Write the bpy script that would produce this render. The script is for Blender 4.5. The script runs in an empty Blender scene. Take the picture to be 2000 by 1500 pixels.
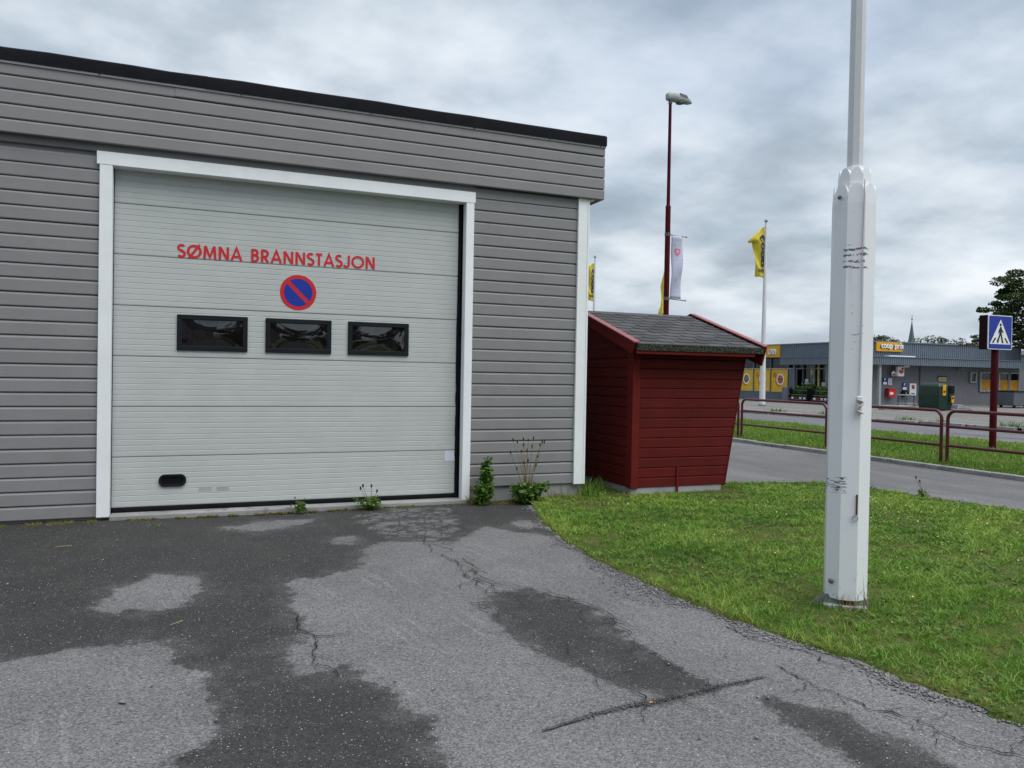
import bpy, math, random
import numpy as np
from mathutils import Vector, Matrix
random.seed(7); rng = np.random.default_rng(7)
R = math.radians
scene = bpy.context.scene
C = scene.collection

# ------------------------------------------------------------------ camera
EYE = Vector((0.0, 0.0, 1.58))
YAW, PITCH, ROLL = 0.38313522, -0.01311141, 0.01772679
def cam_axes():
    cy, sy = math.cos(YAW), math.sin(YAW)
    fw = Vector((sy*math.cos(PITCH), cy*math.cos(PITCH), math.sin(PITCH)))
    r0 = Vector((cy, -sy, 0)); u0 = r0.cross(fw)
    r = r0*math.cos(ROLL) + u0*math.sin(ROLL); u = -r0*math.sin(ROLL) + u0*math.cos(ROLL)
    return r, u, fw
_r, _u, _f = cam_axes()
cd = bpy.data.cameras.new('camera'); cam = bpy.data.objects.new('camera', cd); C.objects.link(cam)
cam.matrix_world = Matrix(((_r.x, _u.x, -_f.x, EYE.x), (_r.y, _u.y, -_f.y, EYE.y), (_r.z, _u.z, -_f.z, EYE.z), (0, 0, 0, 1)))
cd.sensor_width = 36; cd.lens = 36*1502/2000; cd.clip_start = 0.05; cd.clip_end = 3000
scene.camera = cam

# ------------------------------------------------------------------ light
SUN_EL, SUN_AZ = R(64), math.atan2(0.62, -0.78)      # azimuth clockwise from +Y
sun_dir = Vector((math.sin(SUN_AZ)*math.cos(SUN_EL), math.cos(SUN_AZ)*math.cos(SUN_EL), math.sin(SUN_EL)))
sl = bpy.data.lights.new('sun', 'SUN'); sl.energy = 1.5; sl.angle = R(64); sl.color = (1.0, 0.975, 0.94)
so = bpy.data.objects.new('sun', sl); C.objects.link(so)
so.rotation_euler = sun_dir.to_track_quat('Z', 'Y').to_euler()

world = bpy.data.worlds.new('World'); scene.world = world; world.use_nodes = True
wn = world.node_tree; wn.nodes.clear()
def WN(t, **k):
    n = wn.nodes.new(t)
    for a, b in k.items(): setattr(n, a, b)
    return n
def wl(a, b): wn.links.new(a, b)
def wmath(op, a, b=None, c=None, clamp=False):
    n = WN('ShaderNodeMath', operation=op, use_clamp=clamp)
    for i, s in enumerate((a, b, c)):
        if s is None: continue
        if isinstance(s, (int, float)): n.inputs[i].default_value = s
        else: wl(s, n.inputs[i])
    return n.outputs[0]
tc = WN('ShaderNodeTexCoord'); sep = WN('ShaderNodeSeparateXYZ'); wl(tc.outputs['Generated'], sep.inputs[0])
zc = wmath('ADD', wmath('MAXIMUM', sep.outputs[2], 0.0), 0.22)
com = WN('ShaderNodeCombineXYZ'); wl(wmath('DIVIDE', sep.outputs[0], zc), com.inputs[0]); wl(wmath('DIVIDE', sep.outputs[1], zc), com.inputs[1])
def wnoise(scale, detail, rough, dist, off=(0, 0, 0), rot=0, sc=(1, 1, 1)):
    mp = WN('ShaderNodeMapping'); mp.inputs['Location'].default_value = off; mp.inputs['Rotation'].default_value = (0, 0, rot); mp.inputs['Scale'].default_value = sc
    wl(com.outputs[0], mp.inputs[0])
    n = WN('ShaderNodeTexNoise'); n.inputs['Scale'].default_value = scale; n.inputs['Detail'].default_value = detail
    n.inputs['Roughness'].default_value = rough; n.inputs['Distortion'].default_value = dist; wl(mp.outputs[0], n.inputs['Vector'])
    return n.outputs['Fac']
big = wnoise(0.8, 3, 0.5, 0.2, (8.1, 0.7, 8))
mid = wnoise(2.3, 9, 0.54, 0.0, (7.3, 7.2, 8.0))
cl = wmath('ADD', wmath('MULTIPLY', big, 0.50), wmath('MULTIPLY', mid, 0.50))
rmp = WN('ShaderNodeValToRGB'); wl(cl, rmp.inputs[0])
e = rmp.color_ramp.elements
e[0].position = 0.36; e[0].color = (0.152, 0.178, 0.205, 1)
e[1].position = 0.65; e[1].color = (0.46, 0.485, 0.505, 1)
for p, c in ((0.435, (0.196, 0.229, 0.262, 1)), (0.495, (0.25, 0.288, 0.325, 1)), (0.555, (0.335, 0.37, 0.405, 1))):
    x = e.new(p); x.color = c
# pale band low over the horizon
hz = wmath('SUBTRACT', 1.0, wmath('MULTIPLY', sep.outputs[2], 9.0), clamp=True)
mixh = WN('ShaderNodeMixRGB'); mixh.inputs['Color2'].default_value = (0.26, 0.305, 0.36, 1)
wl(wmath('MULTIPLY', hz, 0.75), mixh.inputs['Fac']); wl(rmp.outputs[0], mixh.inputs['Color1'])
# overcast skies brighten evenly towards the zenith
zen = wmath('ADD', 0.94, wmath('MULTIPLY', wmath('MAXIMUM', sep.outputs[2], 0.0), 0.35))
mulz = WN('ShaderNodeVectorMath', operation='SCALE'); wl(mixh.outputs[0], mulz.inputs[0]); wl(zen, mulz.inputs['Scale'])
sky = WN('ShaderNodeTexSky', sky_type='NISHITA', sun_disc=False); sky.sun_elevation = SUN_EL; sky.sun_rotation = SUN_AZ
skb = WN('ShaderNodeVectorMath', operation='SCALE'); wl(sky.outputs[0], skb.inputs[0]); skb.inputs['Scale'].default_value = 0.075
cover = WN('ShaderNodeMixRGB'); cover.inputs['Fac'].default_value = 0.9
thin = wnoise(0.8, 4, 0.5, 0.2, (4.4, 8.8, 3.0)); wl(wmath('SUBTRACT', 0.97, wmath('MULTIPLY', wmath('SUBTRACT', thin, 0.42, clamp=True), 1.1)), cover.inputs['Fac'])
wl(skb.outputs[0], cover.inputs['Color1']); wl(mulz.outputs[0], cover.inputs['Color2'])
bg = WN('ShaderNodeBackground'); bg.inputs['Strength'].default_value = 0.84; wl(cover.outputs[0], bg.inputs[0])
wo = WN('ShaderNodeOutputWorld'); wl(bg.outputs[0], wo.inputs[0])
vs = scene.view_settings; vs.view_transform = 'Standard'; vs.look = 'None'; vs.exposure = 1.27; vs.gamma = 1.0; vs.use_curve_mapping = False

# ------------------------------------------------------------------ materials
class NT:
    def __init__(s, name):
        s.m = bpy.data.materials.new(name); s.m.use_nodes = True; s.t = s.m.node_tree; s.t.nodes.clear()
        s.out = s.t.nodes.new('ShaderNodeOutputMaterial'); s.p = s.t.nodes.new('ShaderNodeBsdfPrincipled')
        s.t.links.new(s.p.outputs[0], s.out.inputs[0]); s._c = None
    def n(s, t, **k):
        x = s.t.nodes.new(t)
        for a, b in k.items(): setattr(x, a, b)
        return x
    def l(s, a, b): s.t.links.new(a, b)
    def put(s, sock, v):
        if isinstance(v, (int, float)): sock.default_value = v
        elif isinstance(v, tuple): sock.default_value = v if len(v) != 3 or sock.type == 'VECTOR' else (*v, 1)
        else: s.l(v, sock)
    def math(s, op, a, b=0.0, c=0.0, clamp=False):
        x = s.n('ShaderNodeMath', operation=op, use_clamp=clamp)
        s.put(x.inputs[0], a); s.put(x.inputs[1], b); s.put(x.inputs[2], c); return x.outputs[0]
    def coord(s):
        if s._c is None:
            t = s.n('ShaderNodeTexCoord'); oi = s.n('ShaderNodeObjectInfo')
            v = s.n('ShaderNodeVectorMath', operation='SCALE'); v.inputs[0].default_value = (31.7, 17.3, 23.9); s.l(oi.outputs['Random'], v.inputs['Scale'])
            a = s.n('ShaderNodeVectorMath', operation='ADD'); s.l(t.outputs['Object'], a.inputs[0]); s.l(v.outputs[0], a.inputs[1])
            s._c = a.outputs[0]; s.raw = t.outputs['Object']; s.rand = oi.outputs['Random']
        return s._c
    def noise(s, scale, detail=4, rough=0.55, sc=None, raw=False, dist=0.0, loc=(0, 0, 0)):
        c = s.coord(); c = s.raw if raw else c
        if sc or loc != (0, 0, 0):
            mp = s.n('ShaderNodeMapping'); mp.inputs['Scale'].default_value = sc or (1, 1, 1); mp.inputs['Location'].default_value = loc; s.l(c, mp.inputs[0]); c = mp.outputs[0]
        x = s.n('ShaderNodeTexNoise'); x.inputs['Scale'].default_value = scale; x.inputs['Detail'].default_value = detail
        x.inputs['Roughness'].default_value = rough; x.inputs['Distortion'].default_value = dist; s.l(c, x.inputs['Vector']); return x.outputs['Fac']
    def vor(s, scale, feature='F1', raw=False, sc=None):
        c = s.coord(); c = s.raw if raw else c
        if sc:
            mp = s.n('ShaderNodeMapping'); mp.inputs['Scale'].default_value = sc; s.l(c, mp.inputs[0]); c = mp.outputs[0]
        x = s.n('ShaderNodeTexVoronoi', feature=feature); x.inputs['Scale'].default_value = scale; s.l(c, x.inputs['Vector']); return x
    def ramp(s, f, *st, interp='LINEAR'):
        x = s.n('ShaderNodeValToRGB'); x.color_ramp.interpolation = interp; e = x.color_ramp.elements
        e[0].position, e[0].color = st[0][0], (*st[0][1], 1); e[1].position, e[1].color = st[-1][0], (*st[-1][1], 1)
        for p, c in st[1:-1]: q = e.new(p); q.color = (*c, 1)
        s.l(f, x.inputs[0]); return x.outputs[0]
    def mask(s, f, lo, hi):
        x = s.n('ShaderNodeMapRange', interpolation_type='SMOOTHSTEP'); s.put(x.inputs[0], f); x.inputs[1].default_value = lo; x.inputs[2].default_value = hi; return x.outputs[0]
    def mix(s, f, a, b, mode='MIX'):
        x = s.n('ShaderNodeMixRGB', blend_type=mode); s.put(x.inputs[0], f); s.put(x.inputs[1], a); s.put(x.inputs[2], b); return x.outputs[0]
    def attr(s, name):
        x = s.n('ShaderNodeAttribute', attribute_name=name); return x
    def bump(s, h, strength, dist=0.01, nrm=None):
        x = s.n('ShaderNodeBump'); x.inputs['Strength'].default_value = strength; x.inputs['Distance'].default_value = dist; s.l(h, x.inputs['Height'])
        if nrm is not None: s.l(nrm, x.inputs['Normal'])
        return x.outputs[0]
    def fin(s, col=None, rough=None, nrm=None, metal=None, spec=None):
        if col is not None: s.put(s.p.inputs['Base Color'], col)
        if rough is not None: s.put(s.p.inputs['Roughness'], rough)
        if nrm is not None: s.l(nrm, s.p.inputs['Normal'])
        if metal is not None: s.p.inputs['Metallic'].default_value = metal
        if spec is not None: s.p.inputs['Specular IOR Level'].default_value = spec
        return s.m
def _nr(s, v):
    x = s.n('ShaderNodeSeparateColor'); s.l(v.outputs['Color'], x.inputs[0]); return x.outputs[0]
NT.n_rand = _nr
def sc3(c, k): return tuple(min(1, v*k) for v in c)

def painted(name, col, rough=0.55, var=0.1, grain=None, dirt=None, dirtamt=0.0, bump=0.15, spec=0.4, scale=3.0, knots=False):
    """paint with faint blotches, brush grain along one axis and sparse specks of wear"""
    t = NT(name); a = t.noise(scale, 5); b = t.noise(60, 3, sc=grain or (1, 1, 1))
    c = t.mix(t.mask(a, 0.3, 0.7), sc3(col, 1-var), sc3(col, 1+var))
    c = t.mix(t.math('MULTIPLY', t.mask(b, 0.45, 0.75), var*1.5), c, sc3(col, 0.75))
    r = t.math('MULTIPLY_ADD', t.rand, var*0.7, 1-var*0.35)
    c = t.mix(1.0, c, r, 'MULTIPLY')
    if knots:
        v = t.vor(2.3, sc=(0.6, 1, 1.7)); k = t.math('MULTIPLY', t.mask(v.outputs['Distance'], 0.020, 0.012), t.mask(t.n_rand(v), 0.55, 0.6)); c = t.mix(t.math('MULTIPLY', k, 0.7), c, sc3(col, 0.35))
    if dirt:
        d = t.noise(9, 8, 0.65); d2 = t.noise(1.7, 3)
        c = t.mix(t.math('MULTIPLY', t.mask(t.math('MULTIPLY', d, t.math('ADD', d2, 0.5)), 0.52, 0.72), dirtamt), c, dirt)
    return t.fin(c, t.math('MULTIPLY_ADD', a, 0.2, rough-0.1), t.bump(b, bump, 0.004), spec=spec)

M = {}
M['siding'] = painted('siding_grey_paint', (0.228, 0.225, 0.228), 0.62, 0.045, (0.04, 1, 1.6), (0.16, 0.155, 0.15), 0.10, 0.2, 0.32, knots=True)
M['trim'] = painted('white_trim_paint', (0.80, 0.825, 0.835), 0.5, 0.025, (0.3, 1, 0.05), (0.55, 0.54, 0.50), 0.10, 0.15)
M['felt'] = painted('black_roof_felt', (0.010, 0.011, 0.014), 0.85, 0.25, None, None, 0, 0.6, 0.12, 6)
M['doorpaint'] = painted('pale_grey_door_coating', (0.475, 0.495, 0.48), 0.45, 0.03, (0.02, 1, 1), (0.40, 0.40, 0.37), 0.12, 0.10)
M['rubber'] = painted('black_rubber', (0.008, 0.008, 0.010), 0.7, 0.3, spec=0.12)
M['blackplastic'] = painted('black_plastic', (0.010, 0.013, 0.016), 0.6, 0.15, bump=0.05, spec=0.15)
M['redvinyl'] = painted('red_vinyl', (0.58, 0.018, 0.024), 0.45, 0.05, bump=0.03)
M['bluevinyl'] = painted('blue_vinyl', (0.006, 0.03, 0.30), 0.45, 0.06, bump=0.03)
M['whitevinyl'] = painted('white_vinyl', (0.78, 0.78, 0.78), 0.45, 0.03, bump=0.03)
M['blackvinyl'] = painted('black_vinyl', (0.012, 0.012, 0.014), 0.5, 0.1, bump=0.03)
M['paper'] = painted('faded_paper_label', (0.66, 0.68, 0.75), 0.7, 0.08)
M['redwood'] = painted('dark_red_wood_paint', (0.100, 0.0105, 0.0085), 0.72, 0.12, (0.03, 1, 1.5), (0.07, 0.008, 0.007), 0.4, 0.35, 0.14)
M['redtrim'] = painted('dark_red_trim_paint', (0.122, 0.0115, 0.0095), 0.72, 0.1, (1, 1, 0.05), (0.07, 0.008, 0.007), 0.4, 0.3, 0.14)
M['maroon'] = painted('maroon_metal_paint', (0.085, 0.007, 0.013), 0.36, 0.12, dirt=(0.05, 0.012, 0.012), dirtamt=0.4, bump=0.05, spec=0.5)
M['maroonsign'] = painted('maroon_post_paint', (0.065, 0.004, 0.008), 0.6, 0.1, bump=0.05, spec=0.12)
M['galv'] = painted('galvanised_steel', (0.30, 0.32, 0.34), 0.5, 0.18, dirt=(0.12, 0.09, 0.07), dirtamt=0.6)
M['rust'] = painted('rust', (0.11, 0.032, 0.016), 0.85, 0.35, bump=0.6)
M['conc'] = painted('weathered_concrete', (0.27, 0.27, 0.265), 0.85, 0.16, None, (0.10, 0.105, 0.085), 0.8, 0.7, 0.2)
M['plinth'] = painted('pale_plinth_concrete', (0.30, 0.31, 0.31), 0.85, 0.12, None, (0.16, 0.17, 0.15), 0.5, 0.6, 0.2)
M['soffit'] = painted('soffit_wood', (0.20, 0.19, 0.18), 0.7, 0.1)
M['darkint'] = painted('dark_interior', (0.012, 0.012, 0.013), 0.7, 0.3)
M['polewhite2'] = painted('white_pole_paint', (0.62, 0.63, 0.65), 0.4, 0.04, bump=0.03)
M['lampgrey'] = painted('grey_lamp_housing', (0.32, 0.345, 0.345), 0.45, 0.12, dirt=(0.06, 0.07, 0.05), dirtamt=0.7)
M['coopclad'] = painted('blue_grey_steel_cladding', (0.135, 0.165, 0.205), 0.5, 0.06, bump=0.03)
M['coopwall'] = painted('grey_wall_boards', (0.15, 0.157, 0.172), 0.6, 0.08, (1, 1, 0.05), bump=0.1)
M['coopyellow'] = painted('yellow_sign_plastic', (0.62, 0.32, 0.004), 0.5, 0.05, bump=0.02)
M['posteryellow'] = painted('yellow_window_foil', (0.66, 0.40, 0.012), 0.4, 0.05, bump=0.02)
M['posterorange'] = painted('orange_print', (0.55, 0.19, 0.01), 0.5, 0.2)
M['flagyellow'] = painted('yellow_flag_cloth', (0.70, 0.56, 0.05), 0.8, 0.08, bump=0.1)
M['lilac'] = painted('lilac_banner_cloth', (0.45, 0.47, 0.60), 0.8, 0.08, bump=0.1)
M['pinkprint'] = painted('pink_print', (0.62, 0.14, 0.20), 0.8, 0.1)
M['greyprint'] = painted('grey_print', (0.25, 0.26, 0.38), 0.8, 0.1)
M['green'] = painted('dark_green_container', (0.003, 0.026, 0.014), 0.4, 0.25, dirt=(0.01, 0.012, 0.012), dirtamt=0.6)
M['mailred'] = painted('red_mailbox_enamel', (0.50, 0.02, 0.02), 0.35, 0.05)
M['steelgrey'] = painted('dull_grey_metal', (0.11, 0.125, 0.15), 0.5, 0.1)
M['orangeblind'] = painted('orange_blind', (0.44, 0.20, 0.01), 0.7, 0.2)
M['cream'] = painted('cream_board', (0.6, 0.5, 0.2), 0.6, 0.1)
M['spire'] = painted('slate_spire', (0.11, 0.13, 0.14), 0.7, 0.15)
M['bark'] = painted('bark', (0.06, 0.05, 0.04), 0.9, 0.3, (1, 1, 0.2), bump=0.9)
M['twig'] = painted('dry_straw', (0.22, 0.17, 0.09), 0.9, 0.2)
M['stalk'] = painted('green_stalk', (0.16, 0.19, 0.06), 0.7, 0.2)
M['seed'] = painted('brown_seed_head', (0.045, 0.03, 0.018), 0.9, 0.3)
M['rope'] = painted('worn_rope', (0.50, 0.45, 0.45), 0.85, 0.15)
M['pebble'] = painted('grey_pebble', (0.21, 0.21, 0.215), 0.85, 0.5, scale=25)
M['grit'] = painted('dark_grit', (0.12, 0.12, 0.12), 0.9, 0.5, scale=30)
M['crack'] = painted('crack_dirt', (0.026, 0.025, 0.022), 0.95, 0.4, bump=0.8, spec=0.1)
M['flowerpot'] = painted('terracotta_red', (0.25, 0.04, 0.02), 0.7, 0.1)
M['chrome'] = painted('steel_bolt', (0.10, 0.10, 0.11), 0.4, 0.2)

def m_leaf(name, c0, c1, c2, trans=0.25):
    t = NT(name); a = t.attr('tint')
    c = t.ramp(a.outputs['Fac'], (0.0, c0), (0.5, c1), (1.0, c2))
    n2 = t.noise(0.9, 3, raw=True); c = t.mix(t.math('MULTIPLY', t.mask(n2, 0.42, 0.68), 0.35), c, c2)
    t.fin(c, 0.6, spec=0.25)
    tr = t.n('ShaderNodeBsdfTranslucent'); t.l(c, tr.inputs[0]); mx = t.n('ShaderNodeMixShader'); mx.inputs[0].default_value = trans
    t.l(t.p.outputs[0], mx.inputs[1]); t.l(tr.outputs[0], mx.inputs[2]); t.l(mx.outputs[0], t.out.inputs[0]); return t.m
M['grass'] = m_leaf('lawn_grass', (0.038, 0.112, 0.013), (0.110, 0.248, 0.028), (0.245, 0.345, 0.062))
M['drygrass'] = m_leaf('dry_grass', (0.11, 0.14, 0.03), (0.25, 0.22, 0.08), (0.38, 0.29, 0.14))
M['weedleaf'] = m_leaf('weed_leaf', (0.030, 0.080, 0.012), (0.070, 0.155, 0.022), (0.14, 0.23, 0.04))
M['treeleaf'] = m_leaf('tree_leaf', (0.012, 0.028, 0.008), (0.030, 0.062, 0.015), (0.075, 0.11, 0.028), 0.2)
M['fartree'] = m_leaf('far_tree_leaf', (0.025, 0.04, 0.018), (0.05, 0.075, 0.03), (0.11, 0.12, 0.05), 0.15)
M['moss'] = m_leaf('moss', (0.035, 0.028, 0.008), (0.07, 0.06, 0.010), (0.11, 0.11, 0.018), 0.0)
M['flower'] = m_leaf('flower_heads', (0.7, 0.6, 0.05), (0.72, 0.68, 0.3), (0.75, 0.75, 0.7), 0.0)

def m_soil():
    t = NT('lawn_soil'); a = t.noise(3, 5, raw=True); b = t.noise(60, 3, raw=True)
    c = t.mix(t.mask(a, 0.35, 0.7), (0.065, 0.10, 0.018), (0.12, 0.12, 0.04)); c = t.mix(t.mask(b, 0.5, 0.75), c, (0.04, 0.055, 0.014))
    return t.fin(c, 0.9, t.bump(b, 1.0, 0.03), spec=0.1)
M['soil'] = m_soil()
def m_far():
    t = NT('far_grass_ground'); a = t.noise(0.05, 5, raw=True); c = t.mix(a, (0.05, 0.085, 0.02), (0.10, 0.11, 0.05)); return t.fin(c, 0.95, spec=0.1)
M['far'] = m_far()

def m_asphalt(name, base, patches=False):
    t = NT(name); fine = t.noise(170, 2, 0.7, raw=True); med = t.noise(22, 5, 0.6, raw=True); blot = t.noise(1.1, 5, 0.55, raw=True)
    v1 = t.vor(95, raw=True); v2 = t.vor(42, raw=True); v3 = t.vor(120, raw=True)
    light = t.mix(t.mask(blot, 0.3, 0.72), sc3(base, 0.86), sc3(base, 1.12))
    rm = t.n('ShaderNodeMapping'); rm.inputs['Rotation'].default_value = (0, 0, 1.40); t.coord(); t.l(t.raw, rm.inputs[0]); rm2 = t.n('ShaderNodeMapping'); rm2.inputs['Scale'].default_value = (0.28, 7.0, 1); t.l(rm.outputs[0], rm2.inputs[0])
    sn = t.n('ShaderNodeTexNoise'); sn.inputs['Scale'].default_value = 2.2; sn.inputs['Detail'].default_value = 7; sn.inputs['Roughness'].default_value = 0.68; t.l(rm2.outputs[0], sn.inputs['Vector']); streak = sn.outputs['Fac']
    light = t.mix(t.math('MULTIPLY', t.mask(streak, 0.54, 0.72), t.mask(t.noise(0.8, 3, raw=True, loc=(2, 7, 0)), 0.42, 0.6)), light, sc3(base, 1.5))
    c = t.mix(t.mask(fine, 0.32, 0.7), sc3(base, 0.62), light); c = t.mix(0.55, c, light)
    c = t.mix(t.math('MULTIPLY', t.mask(med, 0.55, 0.8), 0.35), c, sc3(base, 0.6))
    grit = t.mix(1.0, c, t.ramp(t.n_rand(v3), (0.0, (0.55, 0.55, 0.55)), (0.5, (1.0, 1.0, 1.0)), (1.0, (1.42, 1.42, 1.42))), 'MULTIPLY'); c = grit
    rough = 0.85
    if not patches:
        bd = t.noise(0.9, 5, 0.6, sc=(1.0, 0.16, 1), raw=True, dist=0.4); c = t.mix(t.math('MULTIPLY', t.mask(bd, 0.44, 0.62), 0.55), c, sc3(base, 0.55))
    if patches:
        sd = t.attr('damp').outputs['Fac']; edge = t.noise(5.5, 8, 0.68, raw=True); e2 = t.noise(1.6, 3, raw=True)
        s2 = t.math('ADD', sd, t.math('ADD', t.math('MULTIPLY', t.math('SUBTRACT', edge, 0.5), 0.42), t.math('MULTIPLY', t.math('SUBTRACT', e2, 0.5), 0.10)))
        dm = t.math('ADD', t.math('MULTIPLY', t.mask(s2, -0.022, 0.035), 0.68), t.math('MULTIPLY', t.mask(t.math('ADD', s2, t.math('MULTIPLY', t.math('SUBTRACT', t.noise(3.3, 7, 0.62, raw=True, loc=(9, 1, 0)), 0.5), 0.9)), -0.16, 0.24), 0.32))
        ed = t.math('MULTIPLY', t.mask(t.noise(2.2, 6, 0.6, raw=True, loc=(5, 3, 0)), 0.40, 0.66), 0.5)
        dk = t.mix(ed, (0.033, 0.033, 0.033), (0.066, 0.062, 0.057)); dk = t.mix(t.mask(fine, 0.35, 0.7), (0.022, 0.022, 0.022), dk)
        dk = t.mix(1.0, dk, t.ramp(t.n_rand(v3), (0.0, (0.62, 0.62, 0.62)), (0.5, (1.0, 1.0, 1.0)), (1.0, (1.4, 1.4, 1.4))), 'MULTIPLY')
        c = t.mix(t.math('MULTIPLY', dm, 0.95), c, dk)
        al = t.attr('allig').outputs['Fac']; ve = t.vor(6.5, 'DISTANCE_TO_EDGE', raw=True, sc=(1, 0.8, 1))
        am = t.math('MULTIPLY', t.mask(t.math('ADD', al, t.math('MULTIPLY', t.math('SUBTRACT', edge, 0.5), 0.5)), -0.03, 0.08), 1.0)
        cell = t.mix(t.mask(t.math('ADD', ve.outputs['Distance'], t.math('MULTIPLY', t.math('SUBTRACT', med, 0.5), 0.08)), 0.012, 0.06), (0.028, 0.027, 0.025), sc3(base, 0.86))
        c = t.mix(t.math('MULTIPLY', am, t.mask(edge, 0.4, 0.62)), c, cell)
        nm = t.mask(t.attr('moist').outputs['Fac'], 0.0, 0.12); c = t.mix(t.math('MULTIPLY', nm, 0.45), c, (0.035, 0.033, 0.024))
        rough = t.math('MULTIPLY_ADD', dm, -0.12, 0.86)
    # pale chips of aggregate
    ch = t.math('MULTIPLY', t.mask(v1.outputs['Distance'], 0.30, 0.20), t.mask(t.math('ADD', t.n_rand(v1), 0.0), 0.86, 0.90))
    c = t.mix(t.math('MULTIPLY', ch, 0.7), c, (0.40, 0.40, 0.40))
    ch2 = t.math('MULTIPLY', t.mask(v2.outputs['Distance'], 0.20, 0.12), t.mask(t.n_rand(v2), 0.90, 0.92))
    c = t.mix(t.math('MULTIPLY', ch2, 0.7), c, (0.55, 0.55, 0.54))
    h = t.math('ADD', t.math('MULTIPLY', v3.outputs['Distance'], -0.6), t.math('MULTIPLY', fine, 0.5))
    return t.fin(c, rough, t.bump(h, 0.55, 0.006), spec=0.25)
M['asphalt'] = m_asphalt('driveway_asphalt', (0.148, 0.146, 0.150), True)
M['path'] = m_asphalt('footpath_asphalt', (0.155, 0.155, 0.16))
M['road'] = m_asphalt('road_asphalt', (0.15, 0.15, 0.165))
M['lot'] = m_asphalt('parking_asphalt', (0.19, 0.185, 0.175))

def m_shingle():
    t = NT('shingle_felt'); a = t.noise(2.5, 4); b = t.noise(220, 2); g = t.noise(14, 5, 0.65)
    c = t.mix(b, (0.050, 0.051, 0.054), (0.085, 0.086, 0.091)); c = t.mix(1.0, c, t.math('MULTIPLY_ADD', t.rand, 0.5, 0.75), 'MULTIPLY')
    c = t.mix(t.math('MULTIPLY', t.mask(g, 0.62, 0.75), 0.5), c, (0.10, 0.105, 0.085))
    return t.fin(c, 0.9, t.bump(b, 0.6, 0.004), spec=0.2)
M['shingle'] = m_shingle()
def m_mossfelt():
    t = NT('mossy_felt_edge'); b = t.noise(38, 4, 0.7); c = t.ramp(b, (0.35, (0.012, 0.014, 0.012)), (0.52, (0.035, 0.04, 0.03)), (0.62, (0.10, 0.105, 0.085)), (0.72, (0.20, 0.20, 0.17)))
    return t.fin(c, 0.95, t.bump(b, 1.0, 0.02), spec=0.1)
M['mossfelt'] = m_mossfelt()
def m_pane(name, base=(0.006, 0.005, 0.006), wav=0.12, ior=1.85):
    t = NT(name); w = t.noise(2.6, 2, 0.4, dist=0.9); t.p.inputs['IOR'].default_value = ior
    return t.fin(base, 0.03, t.bump(w, wav, 0.05), spec=0.5)
M['pane'] = m_pane('dark_acrylic_pane')
M['shopglass'] = m_pane('dark_shop_glass', (0.008, 0.010, 0.010), 0.03, 1.5)
def m_polew():
    t = NT('chipped_white_pole_paint'); a = t.noise(2, 4); c = t.mix(a, (0.70, 0.72, 0.76), (0.80, 0.81, 0.83))
    sx = t.n('ShaderNodeSeparateXYZ'); t.coord(); t.l(t.raw, sx.inputs[0]); z = sx.outputs[2]
    scr = t.noise(16, 4, 0.7, sc=(0.8, 0.8, 4.5), raw=True); chip = t.noise(34, 5, 0.7, raw=True); small = t.noise(70, 3, 0.6, raw=True)
    def band(z0, h): return t.math('SUBTRACT', 1.0, t.math('DIVIDE', t.math('ABSOLUTE', t.math('SUBTRACT', z, z0)), h), clamp=True)
    dp = t.n('ShaderNodeVectorMath', operation='DOT_PRODUCT'); t.l(t.raw, dp.inputs[0]); dp.inputs[1].default_value = (0.70, -0.715, 0); ax = dp.outputs['Value']
    def strokes(z0, per, lo, hi, seed, lim=0.35, nlo=0.44):
        zz = t.math('ADD', z, t.math('MULTIPLY', t.math('SUBTRACT', t.noise(6, 4, 0.7, raw=True, loc=(0, seed, 0)), 0.5), per*1.6)); w = t.math('SINE', t.math('MULTIPLY', t.math('SUBTRACT', zz, z0), 6.283/per)); nn = t.noise(11, 6, 0.8, raw=True, loc=(seed, 0, 0))
        side = t.math('MULTIPLY', t.mask(ax, lo, lo+0.012), t.mask(ax, hi, hi-0.03)); return t.math('MULTIPLY', side, t.math('MULTIPLY', t.mask(w, lim, lim+0.15), t.mask(nn, nlo, nlo+0.05)))
    b1 = t.math('MULTIPLY', t.mask(band(2.42, 0.085), 0.0, 0.1), strokes(2.42, 0.042, -0.065, 0.105, 0))
    b2 = t.math('MULTIPLY', t.mask(band(0.86, 0.07), 0.0, 0.3), t.math('MULTIPLY', t.mask(ax, 0.01, -0.02), t.mask(scr, 0.54, 0.58)))
    b3 = t.math('MULTIPLY', t.mask(band(1.93, 0.22), 0.0, 0.2), t.math('MULTIPLY', strokes(1.93, 0.05, -0.01, 0.11, 4, 0.80, 0.53), 0.6))
    b4 = t.math('MULTIPLY', t.mask(z, 0.30, 0.03), t.mask(chip, 0.62, 0.66))
    al = t.mask(small, 0.725, 0.745)
    m = t.math('MAXIMUM', t.math('MAXIMUM', b1, b2), t.math('MAXIMUM', t.math('MAXIMUM', b3, b4), al))
    c = t.mix(t.math('MULTIPLY', m, 0.9), c, (0.06, 0.062, 0.07))
    st = t.noise(7, 4, 0.6, sc=(1, 1, 0.12), raw=True); c = t.mix(t.math('MULTIPLY', t.mask(st, 0.58, 0.75), 0.25), c, (0.42, 0.37, 0.33))
    return t.fin(c, 0.42, t.bump(m, 0.2, 0.003), spec=0.4)
M['polewhite'] = m_polew()
def m_food(name, a, b, c_):
    t = NT(name); v = t.vor(9); c = t.ramp(t.n_rand(v), (0.0, a), (0.4, b), (0.8, c_), interp='CONSTANT'); return t.fin(c, 0.6)
M['foodred'] = m_food('food_print_red', (0.45, 0.03, 0.02), (0.55, 0.12, 0.05), (0.05, 0.07, 0.02))
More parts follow.
